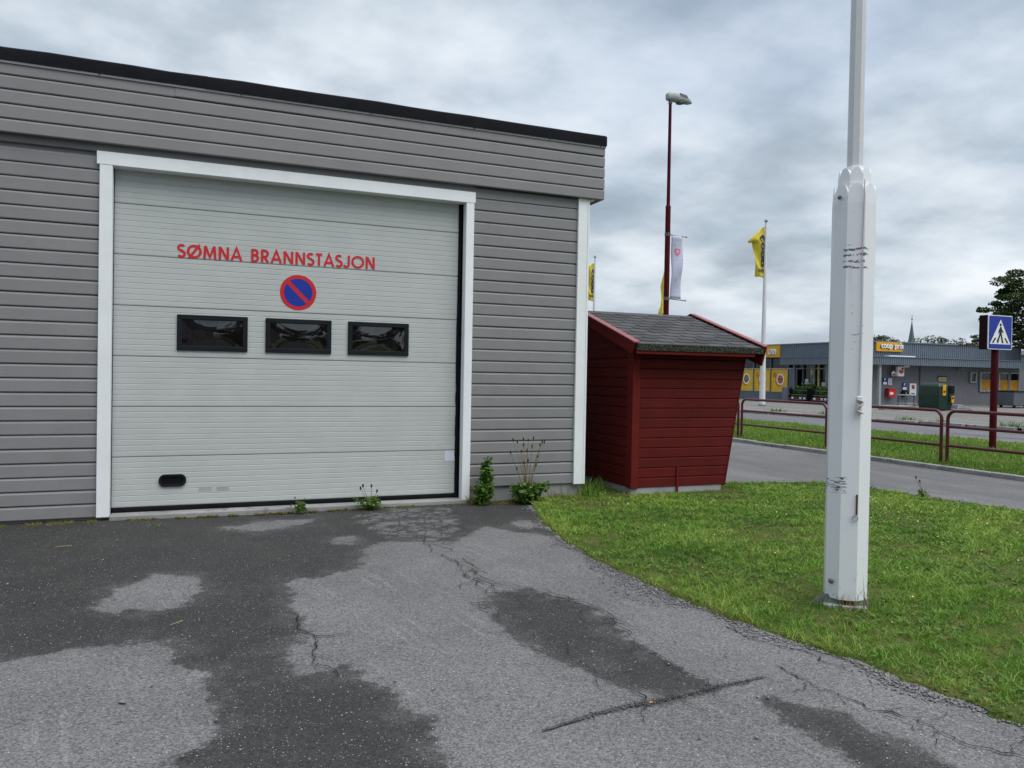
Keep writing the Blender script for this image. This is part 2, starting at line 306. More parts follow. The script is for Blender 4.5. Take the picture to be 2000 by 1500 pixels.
M['foodgreen'] = m_food('food_print_green', (0.05, 0.07, 0.03), (0.2, 0.2, 0.1), (0.5, 0.48, 0.3))
M['foodorange'] = m_food('food_print_orange', (0.60, 0.24, 0.02), (0.5, 0.15, 0.01), (0.55, 0.33, 0.05))
M['plantmix'] = m_food('shop_plants', (0.02, 0.05, 0.015), (0.03, 0.07, 0.02), (0.05, 0.09, 0.03))

# ------------------------------------------------------------------ mesh helpers
class MB:
    def __init__(s): s.v = []; s.f = []
    def add(s, v, f):
        b = len(s.v); s.v += [tuple(p) for p in v]; s.f += [tuple(i+b for i in q) for q in f]; return s
    def box(s, x0, x1, y0, y1, z0, z1):
        return s.add([(x0, y0, z0), (x1, y0, z0), (x1, y1, z0), (x0, y1, z0), (x0, y0, z1), (x1, y0, z1), (x1, y1, z1), (x0, y1, z1)],
                     [(0, 3, 2, 1), (4, 5, 6, 7), (0, 1, 5, 4), (1, 2, 6, 5), (2, 3, 7, 6), (3, 0, 4, 7)])
    def prism(s, poly, axis, a, b):
        n = len(poly)
        def P(q, t): return {'x': (t, q[0], q[1]), 'y': (q[0], t, q[1]), 'z': (q[0], q[1], t)}[axis]
        return s.add([P(q, a) for q in poly] + [P(q, b) for q in poly], [tuple(range(n)), tuple(range(2*n-1, n-1, -1))] + [(i, i+n, (i+1) % n + n, (i+1) % n) for i in range(n)])
    def loft(s, rings, cap=True, close=True):
        n = len(rings[0]); v = [p for r in rings for p in r]; f = []
        for k in range(len(rings)-1):
            for i in range(n if close else n-1):
                j = (i+1) % n; f.append((k*n+i, k*n+j, (k+1)*n+j, (k+1)*n+i))
        if cap: f += [tuple(range(n-1, -1, -1)), tuple(range((len(rings)-1)*n, len(rings)*n))]
        return s.add(v, f)
    def tube(s, pts, r, n=8, cap=True):
        pts = [Vector(p) for p in pts]; rs = r if isinstance(r, (list, tuple)) else [r]*len(pts); rings = []
        ref = None
        for i, p in enumerate(pts):
            d = (pts[min(i+1, len(pts)-1)] - pts[max(i-1, 0)]).normalized()
            if ref is None: ref = Vector((0, 0, 1)) if abs(d.z) < 0.9 else Vector((1, 0, 0))
            a = ref.cross(d)
            if a.length < 1e-4: a = Vector((0, 1, 0)).cross(d)
            a.normalize(); b = d.cross(a); ref = -(a.cross(d)) if False else ref
            rings.append([p + (a*math.cos(2*math.pi*k/n) + b*math.sin(2*math.pi*k/n))*rs[i] for k in range(n)])
        return s.loft(rings, cap)
    def lathe(s, prof, c=(0, 0, 0), n=16):
        return s.loft([[(c[0]+r*math.cos(2*math.pi*k/n), c[1]+r*math.sin(2*math.pi*k/n), c[2]+z) for k in range(n)] for r, z in prof])
    def rot(s, ang, c=(0, 0), start=0):
        ca, sa = math.cos(ang), math.sin(ang)
        for i in range(start, len(s.v)):
            x, y, z = s.v[i]; x -= c[0]; y -= c[1]; s.v[i] = (c[0]+x*ca-y*sa, c[1]+x*sa+y*ca, z)
        return s
    def mesh(s, name, off=(0, 0, 0)):
        m = bpy.data.meshes.new(name); m.from_pydata([(x-off[0], y-off[1], z-off[2]) for x, y, z in s.v], [], s.f); m.update(); return m

def setp(o, label=None, cat=None, group=None, kind=None):
    if label: o['label'] = label
    if cat: o['category'] = cat
    if group: o['group'] = group
    if kind: o['kind'] = kind
    return o
def link(o, parent=None):
    C.objects.link(o)
    if parent is not None: o.parent = parent
    return o
def thing(name, loc, label, cat, group=None):
    o = link(bpy.data.objects.new(name, None)); o.location = loc; o.empty_display_size = 0.1; return setp(o, label, cat, group)
def finish(o, mat, smooth=False, bevel=0, seg=1):
    if mat is not None: o.data.materials.append(mat)
    if smooth:
        for p in o.data.polygons: p.use_smooth = True
        if smooth != 'all':
            o.data.set_sharp_from_angle(angle=R(38))
    if bevel:
        b = o.modifiers.new('bevel', 'BEVEL'); b.width = bevel; b.segments = seg; b.limit_method = 'ANGLE'; b.angle_limit = R(40)
    return o
def root_of(o):
    while o.parent is not None: o = o.parent
    return o
def part(name, mb, mat, parent, smooth=False, bevel=0, seg=1, label=None):
    """mb in world coordinates; the part's frame is its thing's"""
    r = root_of(parent); o = bpy.data.objects.new(name, mb.mesh(name, r.location)); link(o, parent)
    if label: o['label'] = label
    return finish(o, mat, smooth, bevel, seg)
def again(src, parent, loc):
    o = src.copy(); link(o, parent); o.location = loc; return o
def solo(name, mb, mat, base, label=None, cat=None, group=None, kind=None, smooth=False, bevel=0):
    o = bpy.data.objects.new(name, mb.mesh(name, base)); link(o); o.location = base; finish(o, mat, smooth, bevel); return setp(o, label, cat, group, kind)
def fast_mesh(name, verts, faces_flat, fsize, tint=None):
    """verts (N,3) array, faces (F,fsize) array"""
    m = bpy.data.meshes.new(name); nv = len(verts); nf = len(faces_flat)
    m.vertices.add(nv); m.vertices.foreach_set('co', np.asarray(verts, np.float32).ravel())
    m.loops.add(nf*fsize); m.loops.foreach_set('vertex_index', np.asarray(faces_flat, np.int32).ravel())
    m.polygons.add(nf); m.polygons.foreach_set('loop_start', np.arange(0, nf*fsize, fsize, dtype=np.int32))
    m.update(calc_edges=True); m.validate()
    if tint is not None:
        a = m.attributes.new('tint', 'FLOAT', 'POINT'); a.data.foreach_set('value', np.asarray(tint, np.float32))
    return m
def copy_tree(o, parent=None):
    c = o.copy(); link(c, parent)
    for ch in list(o.children): copy_tree(ch, c)
    return c

# letters drawn as strokes, cap height 1
def arc(cx, cy, rx, ry, a0, a1, n=14): return [(cx+rx*math.cos(R(a0+(a1-a0)*i/n)), cy+ry*math.sin(R(a0+(a1-a0)*i/n))) for i in range(n+1)]
GL = {
 'S': (0.56, [arc(0.28, 0.735, 0.205, 0.195, 35, 270) + arc(0.28, 0.275, 0.22, 0.265*0.82, 90, -150)[1:]]),
 'O': (1.0, [arc(0.5, 0.5, 0.43, 0.43, 90, 450, 30)]), 'Ø': (1.0, [arc(0.5, 0.5, 0.43, 0.43, 90, 450, 30), [(0.13, -0.04), (0.87, 1.04)]]),
 'M': (0.96, [[(0.1, 0), (0.17, 1.0)], [(0.19, 0.95), (0.48, 0.14), (0.77, 0.95)], [(0.79, 1.0), (0.86, 0)]]),
 'N': (0.80, [[(0.12, 0), (0.12, 1)], [(0.16, 0.94), (0.64, 0.06)], [(0.68, 0), (0.68, 1)]]),
 'A': (0.80, [[(0.05, 0), (0.40, 0.97), (0.75, 0)], [(0.2, 0.30), (0.6, 0.30)]]),
 'B': (0.62, [[(0.12, 0), (0.12, 1)], [(0.12, 0.93), (0.30, 0.93)] + arc(0.30, 0.735, 0.18, 0.195, 90, -90)[1:] + [(0.12, 0.54)], [(0.12, 0.53), (0.32, 0.53)] + arc(0.32, 0.30, 0.2, 0.23, 90, -90)[1:] + [(0.12, 0.07)]]),
 'R': (0.66, [[(0.12, 0), (0.12, 1)], [(0.12, 0.93), (0.30, 0.93)] + arc(0.30, 0.69, 0.22, 0.24, 90, -90)[1:] + [(0.12, 0.45)], [(0.28, 0.44), (0.56, 0)]]),
 'T': (0.54, [[(0.03, 0.93), (0.51, 0.93)], [(0.27, 0.93), (0.27, 0)]]),
 'J': (0.52, [[(0.40, 1), (0.40, 0.28)] + arc(0.21, 0.26, 0.19, 0.20, 0, -165)]),
 ' ': (0.42, []),
 'c': (0.52, [arc(0.29, 0.30, 0.22, 0.25, 45, 315)]), 'o': (0.58, [arc(0.29, 0.30, 0.22, 0.25, 90, 450, 22)]),
 'p': (0.60, [[(0.09, 0.56), (0.09, -0.24)], arc(0.30, 0.30, 0.21, 0.25, 90, 450, 22)]),
 'r': (0.40, [[(0.09, 0), (0.09, 0.57)], arc(0.28, 0.34, 0.19, 0.2, 170, 70, 6)]), 'i': (0.24, [[(0.12, 0), (0.12, 0.57)], [(0.07, 0.8), (0.17, 0.86)]]),
 'x': (0.54, [[(0.05, 0.56), (0.49, 0)], [(0.05, 0), (0.49, 0.56)]]),
 '2': (0.60, [arc(0.30, 0.70, 0.20, 0.22, 165, -40, 12) + [(0.08, 0.07), (0.54, 0.07)]]), '0': (0.64, [arc(0.32, 0.49, 0.22, 0.42, 90, 450, 24)]),
 '(': (0.34, [arc(0.36, 0.44, 0.24, 0.58, 125, 235, 8)]), ')': (0.34, [arc(-0.02, 0.44, 0.24, 0.58, 55, -55, 8)]),
 'P': (0.60, [[(0.12, 0), (0.12, 1)], [(0.12, 0.93), (0.28, 0.93)] + arc(0.28, 0.69, 0.22, 0.24, 90, -90)[1:] + [(0.12, 0.45)]]),
 'I': (0.26, [[(0.13, 0), (0.13, 1)]]), 'X': (0.70, [[(0.06, 1), (0.64, 0)], [(0.06, 0), (0.64, 1)]]),
 'V': (0.7, [[(0.05, 1), (0.35, 0.03), (0.65, 1)]]), 'E': (0.55, [[(0.12, 0), (0.12, 1)], [(0.12, 0.94), (0.5, 0.94)], [(0.12, 0.5), (0.45, 0.5)], [(0.12, 0.06), (0.5, 0.06)]]), 'H': (0.7, [[(0.12, 0), (0.12, 1)], [(0.58, 0), (0.58, 1)], [(0.12, 0.52), (0.58, 0.52)]]),
 'K': (0.62, [[(0.12, 0), (0.12, 1)], [(0.55, 1), (0.14, 0.42)], [(0.28, 0.6), (0.58, 0)]]), 'L': (0.5, [[(0.12, 1), (0.12, 0.06), (0.48, 0.06)]]),
}
def ribbon(pts, w):
    P = [Vector(p) for p in pts]; out = []; closed = (P[0]-P[-1]).length < 1e-4
    for i, p in enumerate(P):
        if closed and i in (0, len(P)-1): d0, d1 = P[-1]-P[-2], P[1]-P[0]
        else: d0 = P[i]-P[i-1] if i else P[1]-P[0]; d1 = P[i+1]-P[i] if i < len(P)-1 else P[i]-P[i-1]
        d0 = d0.normalized(); d1 = d1.normalized(); n0 = Vector((-d0.y, d0.x)); n1 = Vector((-d1.y, d1.x)); m = n0+n1
        m = n0 if m.length < 0.2 else m.normalized(); k = 1/max(0.45, m.dot(n0)); out.append((p+m*w/2*k, p-m*w/2*k))
    return out
def text_mb(s, h, stroke, width=None, space=0.0, depth=0.0, step=0.0003):
    """letters in the x-z plane, facing -y, baseline at z=0"""
    mb = MB(); x = 0; tot = sum(GL[ch][0]+space for ch in s)-space; sx = (width/(tot*h)) if width else 1.0; k = 0
    for ch in s:
        adv, st = GL[ch]
        for pl in st:
            rb = ribbon(pl, stroke); n = len(rb); y = -k*step; k = (k+1) % 4
            A = [((x+a.x)*h*sx, y-depth, a.y*h) for a, b in rb]; B = [((x+b.x)*h*sx, y-depth, b.y*h) for a, b in rb]
            v = A+B; f = [(i, n+i, n+i+1, i+1) for i in range(n-1)]
            if depth:
                v = v + [(p[0], 0, p[2]) for p in v]; m = 2*n
                f += [(i, i+1, m+i+1, m+i) for i in range(n-1)] + [(n+i+1, n+i, m+n+i, m+n+i+1) for i in range(n-1)] + [(0, m, m+n, n), (n-1, 2*n-1, m+2*n-1, m+n-1)]
            mb.add(v, f)
        x += adv+space
    return mb
def words(s, h, stroke, width, space=0.0, depth=0.0):
    tot = sum(GL[ch][0]+space for ch in s)-space; out = []; x = 0
    for w in s.split(' '):
        wd = sum(GL[ch][0]+space for ch in w)-space; t = text_mb(w, h, stroke, width*wd/tot, space, depth); x0 = width*x/tot; t.v = [(p[0]+x0, p[1], p[2]) for p in t.v]; out.append(t); x += wd+2*space+GL[' '][0]
    return out
def place(mb, T):
    mb.v = [tuple(T(*p)) for p in mb.v]; return mb

# ------------------------------------------------------------------ ground
def inside(poly, x, y):
    r = np.zeros(x.shape, bool); n = len(poly)
    for i in range(n):
        x0, y0 = poly[i]; x1, y1 = poly[(i+1) % n]
        if y0 == y1: continue
        c = ((y0 > y) != (y1 > y)) & (x < (x1-x0)*(y-y0)/(y1-y0)+x0); r ^= c
    return r
def sdist(poly, x, y, closed=True):
    d = np.full(x.shape, 1e9); n = len(poly)
    for i in range(n if closed else n-1):
        ax, ay = poly[i]; bx, by = poly[(i+1) % n]; dx, dy = bx-ax, by-ay
        t = np.clip(((x-ax)*dx+(y-ay)*dy)/(dx*dx+dy*dy+1e-12), 0, 1); d = np.minimum(d, np.hypot(x-ax-t*dx, y-ay-t*dy))
    return np.where(inside(poly, x, y), d, -d) if closed else d
def struct(name, mb, mat): return solo(name, mb, mat, (0, 0, 0), kind='structure')
def sheet(name, poly, z, mat): return struct(name, MB().add([(x, y, z) for x, y in poly], [tuple(range(len(poly)))]), mat)

_cx, _sx = _r, _u
def G(px, py):
    """point of the level ground seen at a place measured in the photograph (2000 x 1500)"""
    d = _f + _r*((px-1000)/1502) + _u*((750-py)/1502); t = -EYE.z/d.z; return (d.x*t, d.y*t)
def GP(*p): return [G(*q) for q in p]

ground = sheet('ground', [(-900, -900), (900, -900), (900, 900), (-900, 900)], -0.05, M['far'])

LIGHT = [GP((178, 1190), (230, 1150), (300, 1122), (385, 1124), (394, 1150), (368, 1176), (300, 1188), (230, 1193)),
         GP((-60, 1320), (20, 1285), (100, 1275), (200, 1262), (300, 1250), (330, 1265), (350, 1300), (390, 1312), (420, 1370), (425, 1412), (395, 1450), (330, 1478), (300, 1540), (280, 1650), (-60, 1650)),
         GP((722, 1060), (705, 1110), (640, 1126), (566, 1132), (578, 1190), (604, 1232), (562, 1285), (580, 1312), (640, 1303), (672, 1288), (692, 1303), (760, 1340), (802, 1380), (850, 1420), (886, 1470), (915, 1520), (960, 1650), (2300, 1700), (2100, 1400), (1700, 1290), (1400, 1190), (1180, 1090), (1090, 1046), (1010, 1040), (950, 1028), (880, 1062), (800, 1056)),
         GP((430, 1030), (520, 1016), (610, 1012), (600, 1020), (500, 1036)), GP((655, 1050), (690, 1046), (688, 1062), (660, 1062)), GP((1000, 1018), (1040, 1014), (1062, 1030), (1010, 1030))]
DARK = [GP((950, 1160), (1000, 1150), (1040, 1148), (1080, 1164), (1110, 1166), (1150, 1186), (1200, 1215), (1222, 1246), (1262, 1270), (1330, 1308), (1388, 1338), (1370, 1350), (1300, 1352), (1230, 1342), (1170, 1320), (1120, 1292), (1050, 1266), (1000, 1232), (968, 1205)),
        GP((1500, 1368), (1560, 1374), (1640, 1398), (1720, 1428), (1800, 1468), (1870, 1512), (1700, 1512), (1640, 1462), (1560, 1420))]
ALLIG = [GP((690, 1010), (760, 990), (880, 992), (900, 1030), (850, 1062), (740, 1045)), GP((820, 1040), (900, 1060), (960, 1120), (1010, 1150), (950, 1150), (880, 1095))]
def driveway():
    xs = np.concatenate([np.linspace(-16, -3.2, 14), np.arange(-3.0, 3.95, 0.04), [4.1]]); ys = np.concatenate([np.linspace(-14, 1.4, 16), np.arange(1.6, 9.06, 0.04)])
    X, Y = np.meshgrid(xs, ys); nx, ny = len(xs), len(ys); Z = 0.006*np.sin(X*1.7+0.4)*np.sin(Y*1.3) - 0.006
    dip = np.exp(-(((X-2.2)/0.55)**2+((Y-4.3)/1.2)**2)); Z = Z-0.015*dip
    damp = np.minimum.reduce([-sdist(p, X, Y) for p in LIGHT]); damp = np.maximum.reduce([damp]+[sdist(p, X, Y)+0.03 for p in DARK])
    allig = np.maximum.reduce([sdist(p, X, Y) for p in ALLIG]); moist = Y-8.62
    i = np.arange((ny-1)*(nx-1)); r = i//(nx-1); c = i % (nx-1); q = r*nx+c
    m = fast_mesh('driveway', np.stack([X, Y, Z], -1).reshape(-1, 3), np.stack([q, q+1, q+nx+1, q+nx], 1), 4)
    for nme, arr in (('damp', damp), ('allig', allig), ('moist', moist)):
        a = m.attributes.new(nme, 'FLOAT', 'POINT'); a.data.foreach_set('value', np.clip(arr, -0.6, 0.6).astype(np.float32).ravel())
    o = link(bpy.data.objects.new('driveway', m)); m.materials.append(M['asphalt']); o['kind'] = 'structure'; return o
drive = driveway()
# cracks: jagged ribbons of dirt lying in the asphalt, parts of the driveway
def jag(pts, it=4, amp=0.10):
    P = [np.array(p, float) for p in pts]
    for k in range(it):
        Q = [P[0]]
        for a, b in zip(P[:-1], P[1:]):
            d = b-a; L = np.hypot(*d)
            if L > 0.02: Q.append((a+b)/2 + np.array([-d[1], d[0]])*rng.normal(0, amp))
            Q.append(b)
        P = Q
    return P
CR = [((830, 1050), (850, 1080), (890, 1096), (922, 1110), (950, 1130), (990, 1146)), ((888, 1092), (900, 1112), (930, 1140), (955, 1160)), ((905, 1120), (940, 1135), (975, 1155)),
      ((940, 1128), (1000, 1140), (1050, 1150), (1110, 1166), (1170, 1186), (1220, 1216), (1252, 1232)), ((1180, 1212), (1240, 1258), (1300, 1290), (1345, 1315), (1392, 1340)),
      ((560, 1195), (582, 1212), (607, 1238), (610, 1270), (625, 1300), (660, 1322)), ((607, 1238), (650, 1241), (692, 1235)), ((1410, 1220), (1450, 1240), (1500, 1256), (1600, 1290), (1660, 1306)),
      ((1515, 1300), (1560, 1325), (1600, 1348), (1700, 1388), (1790, 1404), (1850, 1436), (1900, 1458), (2010, 1478)), ((1335, 1370), (1388, 1394)), ((1225, 1345), (1255, 1368), (1275, 1378)),
      ((1090, 1255), (1130, 1290), (1180, 1318)), ((920, 1175), (950, 1192), (975, 1210)), ((1820, 1404), (1850, 1392))]
CRW = [GP(*ln) for ln in CR]; _bg = random.Random(21)
for ln in list(CRW):
    for k in range(1, len(ln)-1):
        for _ in range(2):
            if _bg.random() < 0.6:
                p = ln[k]; q = ln[k+1]; t_ = _bg.random(); a = math.atan2(q[1]-p[1], q[0]-p[0])+_bg.choice((-1, 1))*_bg.uniform(0.5, 1.2); L_ = _bg.uniform(0.06, 0.28); b0 = (p[0]+(q[0]-p[0])*t_, p[1]+(q[1]-p[1])*t_)
                CRW.append([b0, (b0[0]+L_*math.cos(a), b0[1]+L_*math.sin(a))])
for ln in CRW:
    P = jag(ln, 5 if len(ln) > 2 else 4, 0.12); rb = MB(); n = len(P); k_ = 1.0 if len(ln) > 2 else 0.45; w = [k_*(0.0010+0.0024*abs(math.sin(i*0.23+n)*math.sin(i*0.071+1)))*(0.3+min(1, i/4, (n-1-i)/4)) + rng.uniform(0, 0.0012) for i in range(n)]
    L = ribbon([tuple(p) for p in P], 1.0)
    V = [(P[i][0]+(L[i][0].x-P[i][0])*w[i]*2, P[i][1]+(L[i][0].y-P[i][1])*w[i]*2, 0.0035) for i in range(n)] + [(P[i][0]+(L[i][1].x-P[i][0])*w[i]*2, P[i][1]+(L[i][1].y-P[i][1])*w[i]*2, 0.0035) for i in range(n)]
    rb.add(V, [(n+i, n+i+1, i+1, i) for i in range(n-1)]); part('crack', rb, M['crack'], drive)
# the broken seam across the drive, filled with loose grit
def pebbles(cent, size, z=0.0):
    n = len(cent); o = np.array([(1, 0, 0), (-1, 0, 0), (0, 1, 0), (0, -1, 0), (0, 0, 1), (0, 0, -1)], float)
    f = np.array([(0, 2, 4), (2, 1, 4), (1, 3, 4), (3, 0, 4), (2, 0, 5), (1, 2, 5), (3, 1, 5), (0, 3, 5)])
    s = size[:, None]*rng.uniform(0.6, 1.3, (n, 3)); s[:, 2] *= 0.7; a = rng.uniform(0, 6.28, n)
    v = o[None]*s[:, None, :]; v = v+rng.normal(0, 0.15, v.shape)*s[:, None, :]
    vx = v[..., 0]*np.cos(a)[:, None]-v[..., 1]*np.sin(a)[:, None]; vy = v[..., 0]*np.sin(a)[:, None]+v[..., 1]*np.cos(a)[:, None]
    V = np.stack([vx+cent[:, 0:1], vy+cent[:, 1:2], v[..., 2]+z+s[:, 2:3]*0.4], -1).reshape(-1, 3)
    F = (f[None]+(np.arange(n)*6)[:, None, None]).reshape(-1, 3); return V, F
def stuff(name, V, F, k, mat, label=None, cat=None, tint=None, parent=None):
    m = fast_mesh(name, V, F, k, tint); o = link(bpy.data.objects.new(name, m), parent); m.materials.append(mat); o['kind'] = 'stuff'
    return setp(o, label, cat)
seam = GP((1062, 1426), (1130, 1404), (1230, 1377), (1300, 1366), (1390, 1345), (1492, 1322)); sw_ = [0.003, 0.009, 0.017, 0.030, 0.028, 0.006]
mb = MB(); L = ribbon(seam, 1.0); n = len(seam); V = []
SP = jag(seam, 3, 0.02); t_ = np.linspace(0, n-1, len(SP)); W = np.interp(t_, range(n), sw_)*rng.uniform(0.7, 1.25, len(SP)); L = ribbon([tuple(p) for p in SP], 1.0); n = len(SP)
mb.add([(SP[i][0]+(L[i][s].x-SP[i][0])*W[i]*0.5, SP[i][1]+(L[i][s].y-SP[i][1])*W[i]*0.5, 0.003) for s in (0, 1) for i in range(n)], [(n+i, n+i+1, i+1, i) for i in range(n-1)])
part('seam_dirt', mb, M['crack'], drive)
ii = rng.integers(0, n-1, 1500); tt = rng.uniform(0, 1, 1500)
cen = np.array([SP[i] for i in ii])*(1-tt)[:, None]+np.array([SP[i+1] for i in ii])*tt[:, None]+rng.normal(0, 1, (1500, 2))*W[ii][:, None]*0.8
V, F = pebbles(cen, rng.uniform(0.002, 0.006, 1500), 0.0); stuff('seam_grit', V, F, 3, M['grit'], 'loose grey grit lying in the broken seam across the driveway', 'grit')

# lawn
LAWN = [(3.62, 8.93), (3.74, 8.5), (3.36, 7.3), (3.25, 6.7), (3.16, 5.7), (3.18, 4.6), (3.29, 3.8), (3.45, 3.18), (3.49, 2.74), (3.55, 2.3), (3.6, 1.0), (3.62, -6), (10.6, -6), (9.9, 2.5), (9.36, 6.37), (9.15, 7.64), (8.95, 8.95), (8.5, 9.22), (7.25, 9.35), (5.2, 9.9), (4.66, 10.4), (4.66, 8.93)]
VERGE = [(12.5, -8), (18.9, -8), (19.4, 13.0), (18.55, 23), (17.8, 45), (12.5, 45)]
def ragged(poly, a, b, amp):
    out = []
    for i, p in enumerate(poly):
        out.append(p)
        if a <= i < b:
            q = poly[i+1]; k = max(1, int(math.dist(p, q)/0.07))
            out += [(p[0]+(q[0]-p[0])*j/k+random.uniform(-amp, amp*0.6), p[1]+(q[1]-p[1])*j/k) for j in range(1, k)]
    return out
LAWN0 = list(LAWN); LAWN = ragged(LAWN, 1, 10, 0.035)
footpath = sheet('footpath', [(3.3, -14), (12.34, -14), (12.34, 70), (3.3, 70)], -0.016, M['path'])
def skirted(name, poly, z, mat, out=0.05):
    n = len(poly); cx = sum(p[0] for p in poly)/n; cy = sum(p[1] for p in poly)/n; low = []
    for i, (x, y) in enumerate(poly):
        ax, ay = poly[i-1]; bx, by = poly[(i+1) % n]; dx, dy = bx-ax, by-ay; L = math.hypot(dx, dy) or 1; nx, ny = dy/L, -dx/L
        if nx*(x-cx)+ny*(y-cy) < 0: nx, ny = -nx, -ny
        low.append((x+nx*out, y+ny*out, -0.03))
    return struct(name, MB().add([(x, y, z) for x, y in poly]+low, [tuple(range(n))]+[(i, n+i, n+(i+1) % n, (i+1) % n) for i in range(n)]), mat)
skirted('lawn', LAWN, 0.012, M['soil']); sheet('verge', VERGE, 0.05, M['soil'])
sheet('road', [(17.0, -60), (27.0, -60), (25.2, 12), (24.55, 17), (22.8, 28.6), (20.5, 80), (14.0, 80)], 0.0, M['road'])
lot = sheet('parking_lot', [(27.0, -60), (90, -60), (90, 90), (20.7, 90), (22.95, 28.6), (24.75, 17), (25.4, 12)], 0.10, M['lot'])
# kerb stones
def kerbs(line, parent, name, w, z0, z1, step=1.0, mat=None):
    pts = [np.array(p, float) for p in line]; first = None
    for a, b in zip(pts[:-1], pts[1:]):
        d = b-a; L = np.hypot(*d); ang = math.atan2(d[1], d[0]); k = int(L/step)
        for i in range(k):
            p = a+d*(i+0.5)/k
            if first is None:
                mb = MB().box(-step/2+0.006, step/2-0.006, -w/2, w/2, z0, z1); first = bpy.data.objects.new(name, mb.mesh(name)); link(first, parent); finish(first, mat or M['conc'], bevel=0.015, seg=2); o = first
            else: o = again(first, parent, (0, 0, 0))
            o.location = (p[0], p[1], random.uniform(-0.008, 0.008)); o.rotation_euler = (0, 0, ang+random.uniform(-0.006, 0.006))
kerbs([(12.42, 4), (12.42, 30)], footpath, 'kerb_stone', 0.14, -0.1, 0.065)
kerbs([(25.2, 13.5), (24.64, 17), (22.86, 28.6), (22.3, 41)], lot, 'kerb_stone', 0.26, -0.1, 0.135, 1.5)

_W = [(f*math.cos(a), f*math.sin(a), p, 1/f**0.45) for f, a, p in zip(np.random.default_rng(9).uniform(3, 42, 26), np.random.default_rng(10).uniform(0, 6.28, 26), np.random.default_rng(11).uniform(0, 6.28, 26))]
def vnoise(X, Y):
    v = sum(w*np.sin(a*X+b*Y+p) for a, b, p, w in _W); return v/math.sqrt(sum(w*w for *_, w in _W)/2)/1.6
def blades(n, poly, hmin, hmax, width, z0, dens=None, seed=1, lean=0.5, tintf=None):
    g = np.random.default_rng(seed); xs = [p[0] for p in poly]; ys = [p[1] for p in poly]
    X = g.uniform(min(xs), max(xs), n*3); Y = g.uniform(min(ys), max(ys), n*3); k = inside(poly, X, Y)
    if dens is not None: k &= g.uniform(0, 1, n*3) < dens(X, Y)
    X, Y = X[k][:n], Y[k][:n]; n = len(X); h = g.uniform(hmin, hmax, n)*np.clip(0.95+0.75*vnoise(X, Y), 0.35, 1.9); a = g.uniform(0, 6.283, n); la = g.uniform(0, 6.283, n); ln = g.uniform(0.1, lean, n)*h
    dist = np.hypot(X, Y); w = width*np.clip(dist/5.5, 0.75, 3.0)*g.uniform(0.6, 1.3, n)
    dx, dy = np.cos(a)*w/2, np.sin(a)*w/2; lx, ly = np.cos(la)*ln, np.sin(la)*ln; zz = np.full(n, z0)
    P = [(X-dx, Y-dy, zz), (X+dx, Y+dy, zz), (X+lx*0.35+dx*0.8, Y+ly*0.35+dy*0.8, zz+h*0.6), (X+lx*0.35-dx*0.8, Y+ly*0.35-dy*0.8, zz+h*0.6), (X+lx, Y+ly, zz+h*0.95)]
    V = np.stack([np.stack(p, -1) for p in P], 1).reshape(-1, 3); b = (np.arange(n)*5)[:, None]
    F = np.concatenate([b+[[0, 1, 2]], b+[[0, 2, 3]], b+[[3, 2, 4]]]); t = g.uniform(0, 1, n)
    if tintf is not None: t = np.clip(t*0.6+tintf(X, Y), 0, 1)
    return V, F, np.repeat(t, 5)
EDGE = [(3.74, 8.5), (3.36, 7.3), (3.25, 6.7), (3.16, 5.7), (3.18, 4.6), (3.29, 3.8), (3.45, 3.18), (3.49, 2.74), (3.55, 2.3), (3.6, 1.0)]
def lawn_t(X, Y):
    e = sdist(EDGE, X, Y, closed=False); p = np.sin(X*1.3+2*np.sin(Y*0.9))*np.cos(Y*1.1-0.6*X); return 0.29+0.14*p+0.20*vnoise(X, Y)+0.20*vnoise(X*0.22+5, Y*0.22)+0.35*np.exp(-(e/0.20)**2)
def lawn_d(X, Y):
    d = np.hypot(X, Y); bare = 1-0.75*np.exp(-(((X-4.0)/0.16)**2+((Y-5.0)/0.22)**2))
    v = np.clip(1.25-d/16, 0.25, 1.0)*np.where(Y < 1.2, 0.15, 1.0); return v*bare*np.clip(0.8+0.6*vnoise(X, Y), 0.12, 1)*np.where((Y > 8.62) & (X > 4.9) & (X < 7.0), 0.10, 1.0)
V, F, t = blades(280000, LAWN, 0.013, 0.040, 0.0056, 0.010, lawn_d, 3, 2.3, lawn_t)
stuff('grass', V, F, 3, M['grass'], 'short mown green grass of the lawn beside the driveway', 'grass', t)
V, F, t = blades(13000, [(x-0.10 if 0 < i < 12 else x, y) for i, (x, y) in enumerate(LAWN0)], 0.02, 0.075, 0.0045, 0.004, lambda X, Y: np.exp(-(sdist(EDGE, X, Y, False)/0.085)**2)*(0.35+0.65*(vnoise(X*0.5, Y*0.5) > 0)), 4, 1.9)
stuff('dry_grass', V, F, 3, M['drygrass'], 'yellowed grass fringe where the lawn meets the driveway', 'grass', t)
V, F, t = blades(22000, LAWN, 0.012, 0.035, 0.0042, 0.012, lambda X, Y: np.clip(0.25-0.6*vnoise(X*0.35+3, Y*0.35), 0.02, 1)*np.where(Y < 1.2, 0.1, 1), 14, 2.6)
stuff('thatch', V, F, 3, M['drygrass'], 'dead straw-coloured blades among the green lawn', 'grass', t)
V, F, t = blades(90000, VERGE, 0.025, 0.07, 0.0062, 0.045, lambda X, Y: np.where((Y > 3) & (Y < 26), 1.0, 0.12), 5, 0.8, lambda X, Y: 0.30+0.15*np.sin(X*0.9)*np.cos(Y*0.7)+0.25*np.exp(-((X-18.6)/0.9)**2))
stuff('grass', V, F, 3, M['grass'], 'grass of the strip behind the maroon railings', 'grass', t)
